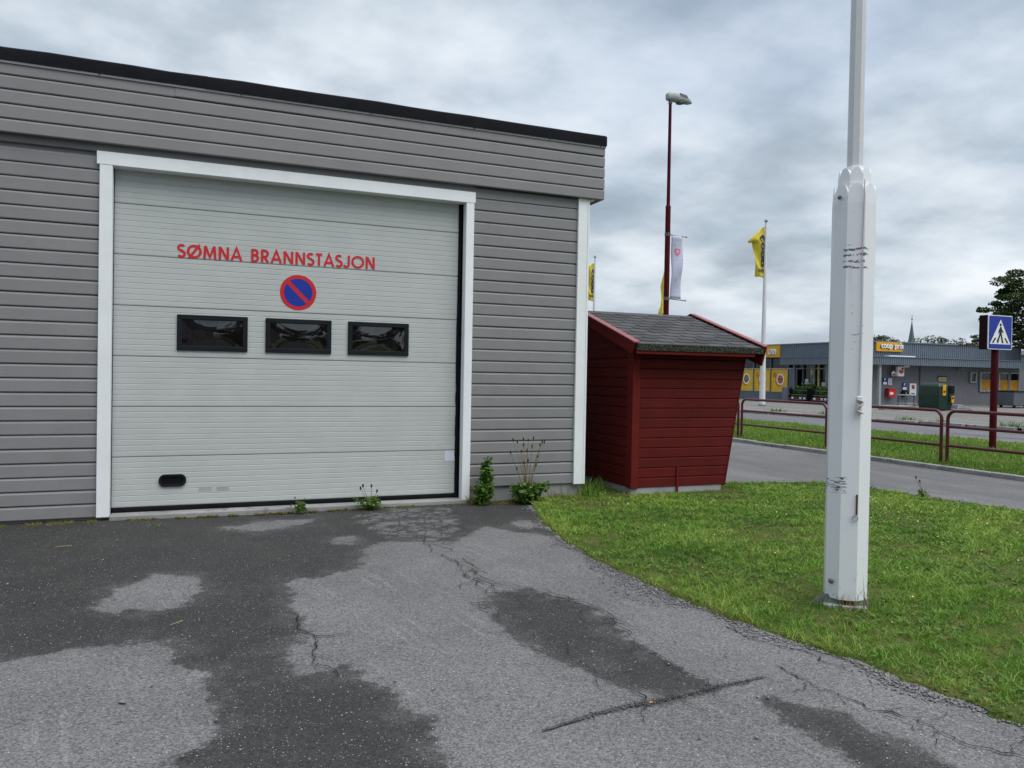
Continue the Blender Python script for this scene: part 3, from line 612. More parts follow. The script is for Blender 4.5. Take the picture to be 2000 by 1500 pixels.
# weeds along the far kerb
V, F, t = blades(5000, [(25.0, 13.5), (25.9, 13.5), (23.6, 30), (22.9, 30)], 0.05, 0.2, 0.006, 0.10, lambda X, Y: (np.sin(Y*1.9)+np.sin(Y*5.1+1) > 0.75)*1.0, 6, 1.0)
stuff('grass', V, F, 3, M['weedleaf'], 'weeds growing along the far kerb across the road', 'weeds', t)
# clover and dandelion leaves in the lawn
def leaf_scatter(n, poly, size, z0, zr, seed, dens=None, up=0.6):
    g = np.random.default_rng(seed); xs = [p[0] for p in poly]; ys = [p[1] for p in poly]
    X = g.uniform(min(xs), max(xs), n*4); Y = g.uniform(min(ys), max(ys), n*4); k = inside(poly, X, Y)
    if dens is not None: k &= g.uniform(0, 1, n*4) < dens(X, Y)
    X, Y = X[k][:n], Y[k][:n]; n = len(X); Z = z0+g.uniform(0, zr, n); return leaf_quads(np.stack([X, Y, Z], 1), g.uniform(0.6, 1.4, n)*size, g, up)
def leaf_quads(Pc, s, g, up=0.5, long=1.6):
    n = len(Pc); d = g.normal(0, 1, (n, 3)); d[:, 2] *= (1-up); d /= np.linalg.norm(d, axis=1)[:, None]
    nn = g.normal(0, 1, (n, 3)); nn[:, 2] = np.abs(nn[:, 2])+up*3; sd = np.cross(d, nn); sd /= np.linalg.norm(sd, axis=1)[:, None]
    a = d*(s*long)[:, None]; b = sd*(s*0.5)[:, None]; nm = np.cross(d, sd)*(s*0.15)[:, None]
    V = np.stack([Pc-a*0.5, Pc+b+nm, Pc+a*0.5, Pc-b+nm], 1).reshape(-1, 3); F = np.arange(n*4).reshape(-1, 4); return V, F, np.repeat(g.uniform(0, 1, n), 4)
clump = lambda X, Y: (np.sin(X*3.1+1.3*np.sin(Y*2.3))*np.sin(Y*2.6+X) > 0.25)*np.clip(1.3-np.hypot(X, Y)/12, 0.2, 1)
V, F, t = leaf_scatter(26000, LAWN, 0.018, 0.018, 0.032, 11, clump, 0.7)
stuff('clover', V, F, 4, M['weedleaf'], 'clover and dandelion leaves spread in the lawn', 'weeds', t)
fl = lambda X, Y: np.exp(-(((X-7.6)/1.2)**2+((Y-6.6)/1.3)**2))+0.12
g_ = np.random.default_rng(5); X = g_.uniform(3.5, 9.5, 1500); Y = g_.uniform(2.5, 9, 1500); k = inside(LAWN, X, Y) & (g_.uniform(0, 1, 1500) < fl(X, Y)*0.5); X, Y = X[k], Y[k]
V, F = pebbles(np.stack([X, Y], 1), g_.uniform(0.006, 0.011, len(X)), 0.055)
stuff('lawn_flowers', V, F, 3, M['flower'], 'tiny yellow and white flowers dotted over the lawn', 'flowers', np.repeat(g_.uniform(0, 1, len(X))**2, 6))
# gravel along the lawn edge
E = [np.array(p) for p in EDGE]; nseg = len(E)-1; ii = rng.integers(0, nseg, 13000); tt = rng.uniform(0, 1, 13000)
cen = np.array([E[i] for i in ii])*(1-tt)[:, None]+np.array([E[i+1] for i in ii])*tt[:, None]
wd = 0.06+0.10*np.exp(-((cen[:, 1]-5.0)/0.5)**2)+0.03*np.sin(cen[:, 1]*7); cen[:, 0] += 0.05-np.abs(rng.normal(0, 1, 13000))*wd*1.05
V, F = pebbles(cen, rng.uniform(0.003, 0.010, 13000), -0.002); stuff('gravel', V, F, 3, M['pebble'], 'dark loose gravel along the edge of the lawn', 'gravel')
# small stones and straws on the drive
cen = np.stack([rng.uniform(-1.6, 3.1, 260), rng.uniform(2.4, 8.7, 260)], 1)
V, F = pebbles(cen, rng.uniform(0.003, 0.010, 260)); stuff('loose_stones', V, F, 3, M['pebble'], 'loose small stones scattered over the driveway', 'stones')

# ------------------------------------------------------------------ fire station
ST = thing('fire_station', (0, 8.9, 0), 'grey timber-clad fire station with a pale roller door and black roof edge', 'building')
mb = MB(); mb.box(-8, -0.90, 8.945, 19, 0.02, 4.5); mb.box(2.96, 4.595, 8.945, 19, 0.10, 4.5); mb.box(-0.90, 2.96, 8.945, 19, 3.70, 4.5); mb.box(-0.90, 2.96, 12.0, 19, 0.0, 3.70)
part('wall', mb, M['siding'], ST)
def board_prism(x0, x1, z0, pitch, yf=8.90, yb=8.944, ch=0.019, gap=0.011):
    return MB().prism([(yf+0.003, z0), (yf, z0+0.006), (yf, z0+pitch-gap-ch), (yf+0.014, z0+pitch-gap), (yb, z0+pitch-gap+0.002), (yb, z0-0.004), (yf+0.008, z0-0.004)], 'x', x0, x1)
def row_boards(x0, x1, z0, pitch, n, mat, parent, yf=8.90, yb=8.944):
    a = part('board', board_prism(x0, x1, z0, pitch, yf, yb), mat, parent)
    for i in range(1, n): again(a, parent, (random.uniform(-0.002, 0.002), random.uniform(-0.0016, 0.0016), pitch*i+random.uniform(-0.0012, 0.0012)))
row_boards(-7.9, -0.985, 0.0335, 0.1426, 26, M['siding'], ST)
row_boards(3.035, 4.46, 0.184, 0.1415, 26, M['siding'], ST)
part('board', board_prism(-7.9, 3.06, 3.782, 0.10, gap=0.0), M['siding'], ST)
# eaves cladding
FZ = [3.853, 3.989, 4.134, 4.2737, 4.4125, 4.537]
for k in range(5):
    h = FZ[k+1]-FZ[k]
    if k == 4:
        part('eaves_board', board_prism(-7.9, -0.30, FZ[k], h, 8.82, 8.862, gap=0.004), M['siding'], ST)
        part('eaves_board', board_prism(-0.297, 4.786, FZ[k]+0.004, h, 8.818, 8.862, gap=0.004), M['siding'], ST)
    else: part('eaves_board', board_prism(-7.9, 4.786, FZ[k], h, 8.82, 8.862), M['siding'], ST)
    mb = MB().prism([(4.80, FZ[k]+0.002), (4.80, FZ[k]+h-0.02), (4.79, FZ[k]+h-0.008), (4.765, FZ[k]+h-0.006), (4.765, FZ[k])], 'y', 8.83, 19.2)
    part('eaves_board', mb, M['siding'], ST)
mb = MB().box(-7.9, 4.76, 8.864, 8.94, 3.862, 3.876); mb.box(4.598, 4.76, 8.946, 19.1, 3.862, 3.876); part('soffit', mb, M['soffit'], ST)
part('soffit_lath', MB().box(4.64, 4.70, 8.87, 19.0, 3.846, 3.860), M['trim'], ST)
rf = part('roof', MB().box(-8, 4.78, 8.88, 19.2, 4.52, 4.60), M['felt'], ST)
def felt_strip(x0, x1, dz, dy):
    mb = MB(); n = max(2, int((x1-x0)/0.35)); rings = []
    for i in range(n+1):
        x = x0+(x1-x0)*i/n; w = random.uniform(-0.005, 0.006)
        rings.append([(x, 8.80-dy, 4.537), (x, 8.798-dy, 4.62), (x, 8.802-dy, 4.655+w+dz), (x, 8.83-dy, 4.674+w+dz), (x, 8.92, 4.678+w+dz), (x, 9.4, 4.62), (x, 9.4, 4.601), (x, 8.84, 4.601), (x, 8.84, 4.537)])
    return mb.loft(rings)
part('roof_edge', felt_strip(-8, 0.02, 0.0, 0.0), M['felt'], ST, True); part('roof_edge', felt_strip(0.0, 4.808, 0.004, 0.004), M['felt'], ST, True)
part('edge_lath', MB().box(-8, 4.80, 8.806, 8.836, 4.512, 4.536), M['siding'], ST)
for x in (-1.0, 0.35, 1.75, 3.0, 4.0, 4.72): part('nail', MB().box(x, x+0.014, 8.792, 8.806, 4.528, 4.545), M['blackplastic'], ST)
# white trim
part('door_casing', MB().box(-0.993, -0.874, 8.868, 9.03, 0.03, 3.641), M['trim'], ST, bevel=0.004)
part('door_casing', MB().box(2.942, 3.043, 8.868, 9.03, 0.03, 3.641), M['trim'], ST, bevel=0.004)
part('door_header', MB().box(-1.019, 3.058, 8.866, 9.03, 3.6425, 3.776), M['trim'], ST, bevel=0.004)
part('corner_board', MB().box(4.455, 4.585, 8.868, 8.905, 0.172, 3.852), M['trim'], ST, bevel=0.003)
part('corner_board', MB().box(4.587, 4.614, 8.866, 9.0, 0.174, 3.852), M['trim'], ST, bevel=0.003)
mb = MB().box(3.0, 4.58, 8.935, 9.2, -0.1, 0.183); part('foundation', mb, M['conc'], ST)
part('foundation', MB().box(-8, -0.87, 8.948, 9.2, -0.1, 0.03), M['conc'], ST)
part('door_sill', MB().box(-0.872, 3.0, 8.84, 9.20, -0.05, 0.045), M['conc'], ST, bevel=0.012, seg=2)
# sectional door
part('door_backing', MB().box(-0.90, 2.96, 9.066, 9.10, 0.02, 3.70), M['rubber'], ST)
H = 0.533; P9 = H/9; pr = []
for i in range(9):
    z = i*P9; t0 = 0.006 if i else 0.010
    pr += [(9.0272, z+0.003 if i == 0 else z), (9.024, z+t0+(0.003 if i == 0 else 0)), (9.024, z+P9-(0.004 if i < 8 else 0.006))]
pr += [(9.030, H-0.003), (9.060, H-0.003), (9.060, 0.003)]
DOOR = part('garage_door', MB().prism([(y, z+0.098) for y, z in pr], 'x', -0.868, 2.894), M['doorpaint'], ST, label='pale grey sectional garage door with horizontal ribs')
DOOR.name = 'garage_door'
for k in range(1, 7):
    o = bpy.data.objects.new('door_panel', DOOR.data); link(o, DOOR); o.location = (0, random.uniform(-0.001, 0.001), H*k)
part('bottom_seal', MB().box(-0.868, 2.894, 9.018, 9.06, 0.047, 0.097), M['rubber'], DOOR, bevel=0.01, seg=2)
def seal(x0, w, y0, y1, seed):
    g = random.Random(seed); rings = []; z = 0.05; dx = 0
    while z < 3.66:
        k = 1.6 if z < 1.5 else 0.6; dx = 0.85*dx+g.uniform(-0.0035, 0.0035)*k; rings.append([(x0+dx, y0, z), (x0+w+dx*0.4, y0-0.004, z), (x0+w+dx*0.3, y1, z), (x0+dx, y1, z)]); z += 0.06
    return MB().loft(rings)
part('side_seal', seal(2.893, 0.032, 9.010, 9.05, 1), M['rubber'], DOOR, True); part('side_seal', seal(2.929, 0.012, 8.985, 9.04, 2), M['rubber'], DOOR, True)
part('side_seal', MB().box(-0.8735, -0.868, 9.0, 9.05, 0.05, 3.66), M['rubber'], DOOR)
for a, b in ((-0.257, 0.463), (0.652, 1.377), (1.567, 2.289)):
    z0, z1 = 1.771, 2.157; fr = 0.052; mb = MB()
    mb.box(a, b, 9.004, 9.03, z0, z0+fr); mb.box(a, b, 9.004, 9.03, z1-fr, z1); mb.box(a, a+fr, 9.0045, 9.03, z0+fr, z1-fr); mb.box(b-fr, b, 9.0045, 9.03, z0+fr, z1-fr)
    w_ = part('window_frame', mb, M['blackplastic'], DOOR, bevel=0.006, seg=2)
    mb = MB(); nx, nz = 14, 8
    vv = [(a+fr*0.7+(b-a-fr*1.4)*i/nx, 9.017-0.010*math.sin(math.pi*i/nx)*math.sin(math.pi*j/nz), z0+fr*0.7+(z1-z0-fr*1.4)*j/nz) for j in range(nz+1) for i in range(nx+1)]
    mb.add(vv, [(j*(nx+1)+i, j*(nx+1)+i+1, (j+1)*(nx+1)+i+1, (j+1)*(nx+1)+i) for j in range(nz) for i in range(nx)]); part('window_pane', mb, M['pane'], DOOR, 'all')
a_ = math.atan2(0.011, 2.135)
for tx, lb in zip(words('SØMNA BRANNSTASJON', 0.142, 0.180, 2.135, 0.10), ('red word SØMNA', 'red word BRANNSTASJON')):
    place(tx, lambda x, y, z: (-0.262+x*math.cos(a_)-z*math.sin(a_), 9.0205+y, 2.770+x*math.sin(a_)+z))
    part('lettering', tx, M['redvinyl'], DOOR, label=lb)
def disc(cx, cz, r0, r1, y, n=48):
    mb = MB(); c = [(math.cos(2*math.pi*i/n), math.sin(2*math.pi*i/n)) for i in range(n)]
    if r0 <= 0: return mb.add([(cx+r1*a, y, cz+r1*b) for a, b in c], [tuple(range(n))])
    return mb.add([(cx+r1*a, y, cz+r1*b) for a, b in c]+[(cx+r0*a, y, cz+r0*b) for a, b in c], [(i, (i+1) % n, n+(i+1) % n, n+i) for i in range(n)])
em = part('parking_emblem', disc(1.001, 2.460, 0, 0.2, 9.0208), M['redvinyl'], DOOR, label='round blue no parking emblem with red rim and bar')
part('emblem_field', disc(1.001, 2.460, 0, 0.157, 9.0203), M['bluevinyl'], DOOR)
mb = MB(); d = 0.160/math.sqrt(2); w = 0.022/math.sqrt(2)
mb.add([(1.001-d-w, 9.0198, 2.46+d-w), (1.001+d-w, 9.0198, 2.46-d-w), (1.001+d+w, 9.0198, 2.46-d+w), (1.001-d+w, 9.0198, 2.46+d+w)], [(0, 1, 2, 3)]); part('emblem_bar', mb, M['redvinyl'], DOOR)
def rrect(cx, cz, w, h, r, n=6):
    out = []
    for sx, sz, a0 in ((1, 1, 0), (-1, 1, 90), (-1, -1, 180), (1, -1, 270)):
        for i in range(n+1): t = R(a0+90*i/n); out.append((cx+sx*(w/2-r)+r*math.cos(t), cz+sz*(h/2-r)+r*math.sin(t)))
    return out
o_, i_ = rrect(-0.283, 0.370, 0.272, 0.132, 0.06), rrect(-0.283, 0.374, 0.222, 0.080, 0.038); n = len(o_); mb = MB()
mb.add([(x, 9.006, z) for x, z in o_]+[(x, 9.008, z) for x, z in i_]+[(x, 9.03, z) for x, z in o_]+[(x, 9.0295, z) for x, z in i_],
       [(i, (i+1) % n, n+(i+1) % n, n+i) for i in range(n)]+[(i, 2*n+i, 2*n+(i+1) % n, (i+1) % n) for i in range(n)]+[(n+i, n+(i+1) % n, 3*n+(i+1) % n, 3*n+i) for i in range(n)])
part('handle', mb, M['blackplastic'], DOOR, True); part('handle_recess', MB().add([(x, 9.0225, z) for x, z in i_], [tuple(range(n))]), M['rubber'], DOOR)
part('paper_label', MB().box(2.765, 2.893, 9.020, 9.0235, 0.500, 0.625), M['paper'], DOOR)
for x in (-0.02, 0.16): part('tape_mark', MB().box(x, x+0.13, 9.0228, 9.0236, 0.24, 0.275), painted('old_tape_residue', (0.34, 0.36, 0.34), 0.7, 0.15), DOOR)
# moss and dirt at the foot of the wall
pts = []
for a, b, n_, y0, y1 in ((-1.9, -0.9, 700, 8.76, 8.90), (-0.7, 0.6, 420, 8.78, 8.86), (0.6, 2.9, 500, 8.76, 8.85), (3.0, 4.5, 900, 8.66, 8.93)):
    x = rng.uniform(a, b, n_); k = np.sin(x*9+1)+np.sin(x*23) > -0.3; x = x[k]; pts.append(np.stack([x, rng.uniform(y0, y1, len(x))], 1))
pts = np.concatenate(pts); V, F = pebbles(pts, rng.uniform(0.007, 0.02, len(pts)), -0.006)
stuff('moss', V, F, 3, M['moss'], 'brown and green moss at the foot of the fire station wall', 'moss', np.repeat(rng.uniform(0, 1, len(pts)), 6))

# ------------------------------------------------------------------ red shed
SH = thing('red_shed', (6.0, 9.9, 0), 'small dark red timber shed with grey shingle roof and leaning right wall', 'shed')
YF, XL_ = 8.83, 5.28
def xr(z): return 6.772+(z-0.085)/(1.86-0.085)*(7.088-6.772)
part('wall', MB().add([(XL_+0.02, YF+0.03, 0.10), (xr(0.1)-0.02, YF+0.03, 0.10), (xr(0.1)-0.02, 11.6, 0.10), (XL_+0.02, 11.6, 0.10), (XL_+0.02, YF+0.03, 1.92), (xr(1.92)-0.02, YF+0.03, 1.92), (xr(1.92)-0.02, 11.6, 1.92), (XL_+0.02, 11.6, 1.92),
                       (XL_+0.02, 10.26, 2.40), (xr(1.92)-0.02, 10.26, 2.40)],
     [(0, 3, 2, 1), (0, 1, 5, 4), (1, 2, 6, 9, 5), (2, 3, 7, 6), (3, 0, 4, 8, 7), (4, 5, 9, 8), (6, 7, 8, 9)]), M['redwood'], SH)
for i in range(14):
    z0 = 0.098+0.1330*i; h = 0.1330-0.006
    pr = [(0.0, 0.0), (0.0, h-0.018), (0.016, h), (0.035, h), (0.035, -0.003), (0.008, -0.003)]
    v = [(5.383, YF+y, z0+z) for y, z in pr]+[(xr(z0+z)-0.004, YF+y, z0+z) for y, z in pr]; n = 6
    part('board', MB().add(v, [tuple(range(n)), tuple(range(2*n-1, n-1, -1))]+[(k, k+n, (k+1) % n+n, (k+1) % n) for k in range(n)]), M['redwood'], SH)
    part('board', MB().prism([(XL_+q, z0+z+0.004) for q, z in pr], 'y', YF+0.10, 11.5), M['redwood'], SH)
part('corner_board', MB().box(XL_-0.012, 5.380, YF-0.022, YF+0.028, 0.086, 1.93), M['redtrim'], SH, bevel=0.003); part('corner_board', MB().box(XL_-0.014, XL_+0.018, YF+0.029, YF+0.115, 0.088, 1.93), M['redtrim'], SH, bevel=0.003)
part('side_wall', MB().add([(xr(0.08)-0.003, YF-0.004, 0.08), (xr(1.9)-0.003, YF-0.004, 1.9), (xr(1.9)+0.02, YF-0.004, 1.9), (xr(0.08)+0.02, YF-0.004, 0.08), (xr(0.08)-0.003, 11.6, 0.08), (xr(1.9)-0.003, 11.6, 1.9), (xr(1.9)+0.02, 11.6, 1.9), (xr(0.08)+0.02, 11.6, 0.08)],
     [(0, 3, 2, 1), (4, 5, 6, 7), (0, 1, 5, 4), (1, 2, 6, 5), (2, 3, 7, 6), (3, 0, 4, 7)]), M['redwood'], SH)
part('plinth', MB().box(XL_+0.006, 6.74, YF+0.012, 11.5, -0.06, 0.097), M['plinth'], SH, bevel=0.01)
part('strap', MB().box(5.985, 6.012, YF-0.016, YF-0.002, 0.0, 0.37), M['redtrim'], SH); part('strap', MB().box(XL_-0.016, XL_-0.003, 9.86, 9.90, -0.01, 0.30), M['redwood'], SH)
SLOPE = math.atan2(0.548, 1.70); YE, ZE = 8.56, 1.975; YRG = 10.26
def rz(y): return ZE+(y-YE)*math.tan(SLOPE)
mb = MB().prism([(YE, ZE-0.045), (YRG, rz(YRG)-0.045), (YRG, rz(YRG)), (YE, ZE)], 'x', 5.16, 7.19); mb.prism([(YRG, rz(YRG)-0.045), (2*YRG-YE, ZE-0.045), (2*YRG-YE, ZE), (YRG, rz(YRG))], 'x', 5.16, 7.19)
roof = part('roof', mb, M['mossfelt'], SH)
part('roof_slope', MB().prism([(YRG, rz(YRG)+0.002), (2*YRG-YE, ZE+0.002), (2*YRG-YE, ZE+0.014), (YRG, rz(YRG)+0.014)], 'x', 5.16, 7.19), M['shingle'], roof)
rows = 11; ex = (YRG-YE)/rows
for k in range(rows):
    off = 0.5 if k % 2 else 0.0; x = 5.16-off*0.29
    while x < 7.19:
        a, b = max(5.162, x+0.004), min(7.188, x+0.29-0.004)
        if b-a > 0.03:
            y0 = YE-0.012+k*ex+random.uniform(-0.006, 0.006); y1 = min(y0+ex*1.5, YRG+0.01); t0, t1 = 0.024, 0.010; w = random.uniform(-0.002, 0.003); c = min(0.055, (b-a)*0.3)
            mb = MB(); P = [(a+c, y0), (b-c, y0), (b, y0+0.035), (b, y1), (a, y1), (a, y0+0.035)]
            top = [(px, py, rz(py)+(t0+w if py < y1 else t1)) for px, py in P]; bot = [(px, py, rz(py)+(0.004 if py < y1 else 0.003)) for px, py in P]; n = 6
            mb.add(bot+top, [tuple(range(n-1, -1, -1)), tuple(range(n, 2*n))]+[(i, (i+1) % n, n+(i+1) % n, n+i) for i in range(n)]); part('shingle', mb, M['shingle'], roof)
        x += 0.29
part('mossy_edge', MB().prism([(YE-0.02, ZE-0.06), (YE-0.022, ZE+0.022), (YE+0.02, ZE+0.03), (YE+0.03, ZE-0.055)], 'x', 5.165, 7.185), M['mossfelt'], roof)
part('ridge_cap', MB().prism([(YRG-0.12, rz(YRG-0.12)+0.02), (YRG, rz(YRG)+0.024), (YRG+0.12, rz(YRG-0.12)+0.02), (YRG+0.12, rz(YRG-0.12)+0.012), (YRG-0.12, rz(YRG-0.12)+0.012)], 'x', 5.165, 7.185), M['shingle'], roof)
part('eave_board', MB().box(5.165, 7.04, YE-0.004, YE+0.02, 1.868, ZE-0.048), M['redtrim'], SH, bevel=0.003)
def barge(x0, x1, yt, drop):
    zt = 0.045; pr = [(yt, rz(yt)+zt), (YRG, rz(YRG)+zt), (2*YRG-yt, rz(yt)+zt), (2*YRG-yt-0.06, rz(yt)-drop), (YRG, rz(YRG)-drop+0.02), (yt+0.09, rz(yt)-drop+0.02)]
    return MB().prism(pr, 'x', x0, x1)
part('bargeboard', barge(5.125, 5.158, 8.53, 0.115), M['redtrim'], SH, bevel=0.003); part('bargeboard', barge(7.195, 7.228, 8.535, 0.235), M['redtrim'], SH, bevel=0.003)
def bcap(x0, x1, yt):
    f = lambda y: rz(y)+0.047
    return MB().prism([(yt-0.01, f(yt-0.01)), (YRG, f(YRG)), (2*YRG-yt, f(yt)), (2*YRG-yt, f(yt)+0.016), (YRG, f(YRG)+0.016), (yt-0.01, f(yt-0.01)+0.016)], 'x', x0, x1)
M['redcap'] = painted('faded_red_cap', (0.26, 0.075, 0.08), 0.45, 0.1)
part('barge_cap', bcap(5.10, 5.20, 8.53), M['redcap'], SH); part('barge_cap', bcap(7.155, 7.245, 8.535), M['redcap'], SH)

# ------------------------------------------------------------------ white flagpole on the lawn
PC = (4.195, 4.10)
FPW = thing('flagpole', (PC[0], PC[1], 0), 'white flagpole with scuffed octagonal base standing on the lawn', 'flagpole')
A0 = math.atan2(-PC[1], -PC[0])+R(7)
def octa(r, z, rot=R(22.5)): return [(PC[0]+r*math.cos(A0+rot+k*math.pi/4), PC[1]+r*math.sin(A0+rot+k*math.pi/4), z) for k in range(8)]
part('mast_base', MB().loft([octa(0.146, 0.07), octa(0.146, 2.79), octa(0.128, 2.83), octa(0.112, 2.87), octa(0.112, 2.93), octa(0.092, 2.97), octa(0.060, 3.02), octa(0.056, 3.06)]), M['polewhite'], FPW)
for rr, zs, hh, dep in ((0.146, 2.789, 0.135, 0.030), (0.1125, 2.925, 0.115, 0.040)):
    for k in range(8):
        p0 = Vector(octa(rr, zs)[k]); p1 = Vector(octa(rr, zs)[(k+1) % 8]); inn = (Vector((PC[0], PC[1], zs))-(p0+p1)/2).normalized(); prof = []
        for i in range(13):
            t = math.pi*i/12; hgt = math.sin(t)**0.8; prof.append(p0.lerp(p1, 0.5-0.5*math.cos(t))+Vector((0, 0, hh*hgt))+inn*0.006*hgt)
        o2 = [q+inn*dep-Vector((0, 0, 0.01)) for q in prof]; n = len(prof)
        part('arched_panel', MB().add([*prof, *o2], [tuple(range(n)), tuple(range(2*n-1, n-1, -1))]+[(i, n+i, n+i+1, i+1) for i in range(n-1)]), M['polewhite'], FPW)
part('mast', MB().loft([octa(0.054, 3.0), octa(0.049, 5.0), octa(0.035, 9.5)]), M['polewhite2'], FPW)
part('finial', MB().lathe([(0.01, 0), (0.05, 0.03), (0.06, 0.08), (0.03, 0.13), (0.005, 0.15)], (PC[0], PC[1], 9.5), 12), M['polewhite2'], FPW, True)
fx = Vector((math.cos(A0), math.sin(A0), 0)); rx = Vector((-fx.y, fx.x, 0))       # towards the viewer / to the viewer's right
def pp(a, b, z): return Vector((PC[0], PC[1], z))+rx*a+fx*b
def pbox(a0, a1, b0, b1, z0, z1): return MB().add([pp(a, b, z) for z in (z0, z1) for a, b in ((a0, b0), (a1, b0), (a1, b1), (a0, b1))], [(0, 3, 2, 1), (4, 5, 6, 7), (0, 1, 5, 4), (1, 2, 6, 5), (2, 3, 7, 6), (3, 0, 4, 7)])
part('base_plate', pbox(-0.15, 0.13, -0.14, 0.14, -0.05, 0.035), M['galv'], FPW, bevel=0.008); part('hinge_block', pbox(-0.035, 0.06, 0.02, 0.125, 0.03, 0.085), M['rust'], FPW, bevel=0.006)
M['foot'] = painted('old_galvanised_foot', (0.10, 0.11, 0.12), 0.7, 0.3, dirt=(0.3, 0.3, 0.3), dirtamt=0.6)
for s in (-1, 1):
    mb = MB().add([pp(s*0.035, 0.135, 0.0), pp(s*(0.25 if s < 0 else 0.19), 0.06, 0.0), pp(s*0.13, -0.10, 0.0), pp(s*0.045, 0.13, 0.10), pp(s*0.11, 0.07, 0.10), pp(s*0.10, -0.08, 0.10)], [(0, 1, 2), (3, 4, 5), (0, 1, 4, 3), (1, 2, 5, 4), (2, 0, 3, 5)]); part('foot', mb, M['foot'], FPW, bevel=0.006)
def bolt(a, b, z, r=0.018, d=0.022): return MB().loft([[pp(a+r*k*math.cos(2*math.pi*i/8), b+dd, z+r*k*math.sin(2*math.pi*i/8)) for i in range(8)] for dd, k in ((0, 1), (d*0.7, 1), (d, 0.6))])
part('bolt', bolt(-0.105, 0.105, 0.19), M['chrome'], FPW, True); part('bolt', bolt(-0.105, 0.105, 2.83, 0.014), M['chrome'], FPW, True)
ln = [pp(0.045+0.002*math.sin(z*7), 0.143, z) for z in np.arange(1.42, 3.0, 0.08)]; part('halyard', MB().tube(ln, 0.0035, 6), M['rope'], FPW, True)
ln = [pp(0.045, 0.142, z) for z in (0.66, 0.72, 0.8)]; part('cleat_rod', MB().tube(ln, 0.006, 6), M['rust'], FPW, True); part('cleat_ring', MB().tube([pp(0.035+0.018*math.cos(t), 0.146, 0.64+0.018*math.sin(t)) for t in np.linspace(0, 6.28, 13)], 0.004, 6), M['galv'], FPW, True)
kn = [pp(0.045+0.022*math.sin(t*2.3)*math.cos(t*0.7), 0.155+0.014*math.cos(t*3.1), 1.40+0.045*math.sin(t)) for t in np.linspace(0, 9.4, 40)]; part('rope_knot', MB().tube(kn, 0.0075, 6), M['rope'], FPW, True)
part('cleat', pbox(0.028, 0.062, 0.134, 0.155, 1.36, 1.47), M['polewhite2'], FPW, bevel=0.006)

# ------------------------------------------------------------------ maroon railings
def railing(y0, y1, label):
    x = 12.95; o = thing('hoop_railing', (x, y0, 0), label, 'railing', 'maroon hoop railings along the path'); h, r = 1.035, 0.16
    arcp = [(x, y0, 0.0), (x, y0, h-r)]+[(x, y0+r-r*math.cos(t), h-r+r*math.sin(t)) for t in np.linspace(0.2, 1.57, 7)]
    arcp += [(x, y1-r+r*math.sin(t), h-r+r*math.cos(t)) for t in np.linspace(0, 1.37, 7)]+[(x, y1, h-r), (x, y1, 0.0)]
    mb = MB(); n = 12; rings = []
    for i, p in enumerate(arcp):
        p = Vector(p); d = (Vector(arcp[min(i+1, len(arcp)-1)])-Vector(arcp[max(0, i-1)])).normalized(); a = Vector((1, 0, 0)); b = d.cross(a)
        rings.append([p+(a*math.cos(2*math.pi*k/n)+b*math.sin(2*math.pi*k/n))*0.031 for k in range(n)])
    part('hoop', mb.loft(rings), M['maroon'], o, True)
    for z in (0.74, 0.385): part('rail', MB().tube([(x, y0+0.02, z), (x, y1-0.02, z)], 0.027, 12), M['maroon'], o, True)
    return o
railing(16.34, 19.2, 'maroon hoop railing farthest left, mostly hidden behind the red shed')
railing(13.295, 16.20, 'maroon hoop railing between the red shed and the white flagpole')
railing(10.415, 13.165, 'maroon hoop railing passing behind the white flagpole')
railing(7.45, 10.285, 'maroon hoop railing in front of the crossing sign post')

# ------------------------------------------------------------------ pedestrian crossing sign
SX, SY = 17.03, 12.36
CS = thing('crossing_sign', (SX, SY, 0), 'blue pedestrian crossing sign box on a maroon post', 'sign')
part('post', MB().tube([(SX, SY, 0), (SX, SY, 2.40)], 0.076, 16), M['maroonsign'], CS, True)
M['signdark'] = painted('dark_sign_box', (0.016, 0.003, 0.004), 0.6, 0.1, spec=0.12)
part('sign_box', MB().box(SX-0.40, SX+0.40, SY-0.095, SY+0.115, 2.34, 3.125), M['signdark'], CS, bevel=0.012)
part('sign_rim', MB().prism(rrect(SX, 2.7325, 0.79, 0.785, 0.03), 'y', SY-0.118, SY-0.097), M['whitevinyl'], CS)
part('sign_face', MB().prism(rrect(SX, 2.7325, 0.755, 0.75, 0.02), 'y', SY-0.121, SY-0.117), M['bluevinyl'], CS)
def flat(poly, y): return MB().add([(SX+x, y, 2.7325+z) for x, z in poly], [tuple(range(len(poly)))])
part('white_triangle', flat([(-0.345, -0.27), (0.345, -0.27), (0.0, 0.30)], SY-0.1225), M['whitevinyl'], CS)
YS = SY-0.124
for a, b, c, d in ((-0.285, -0.225, -0.185, -0.13), (-0.115, -0.065, -0.07, -0.025), (0.055, 0.11, 0.02, 0.07), (0.215, 0.275, 0.13, 0.18)):
    part('zebra_stripe', flat([(a, -0.245), (b, -0.245), (d, -0.125), (c, -0.125)], YS), M['blackvinyl'], CS)
fig = MB(); fig.add([(SX+0.0+0.034*math.cos(t), YS-0.001, 2.7325+0.175+0.036*math.sin(t)) for t in np.linspace(0, 6.0, 14)], [tuple(range(14))])
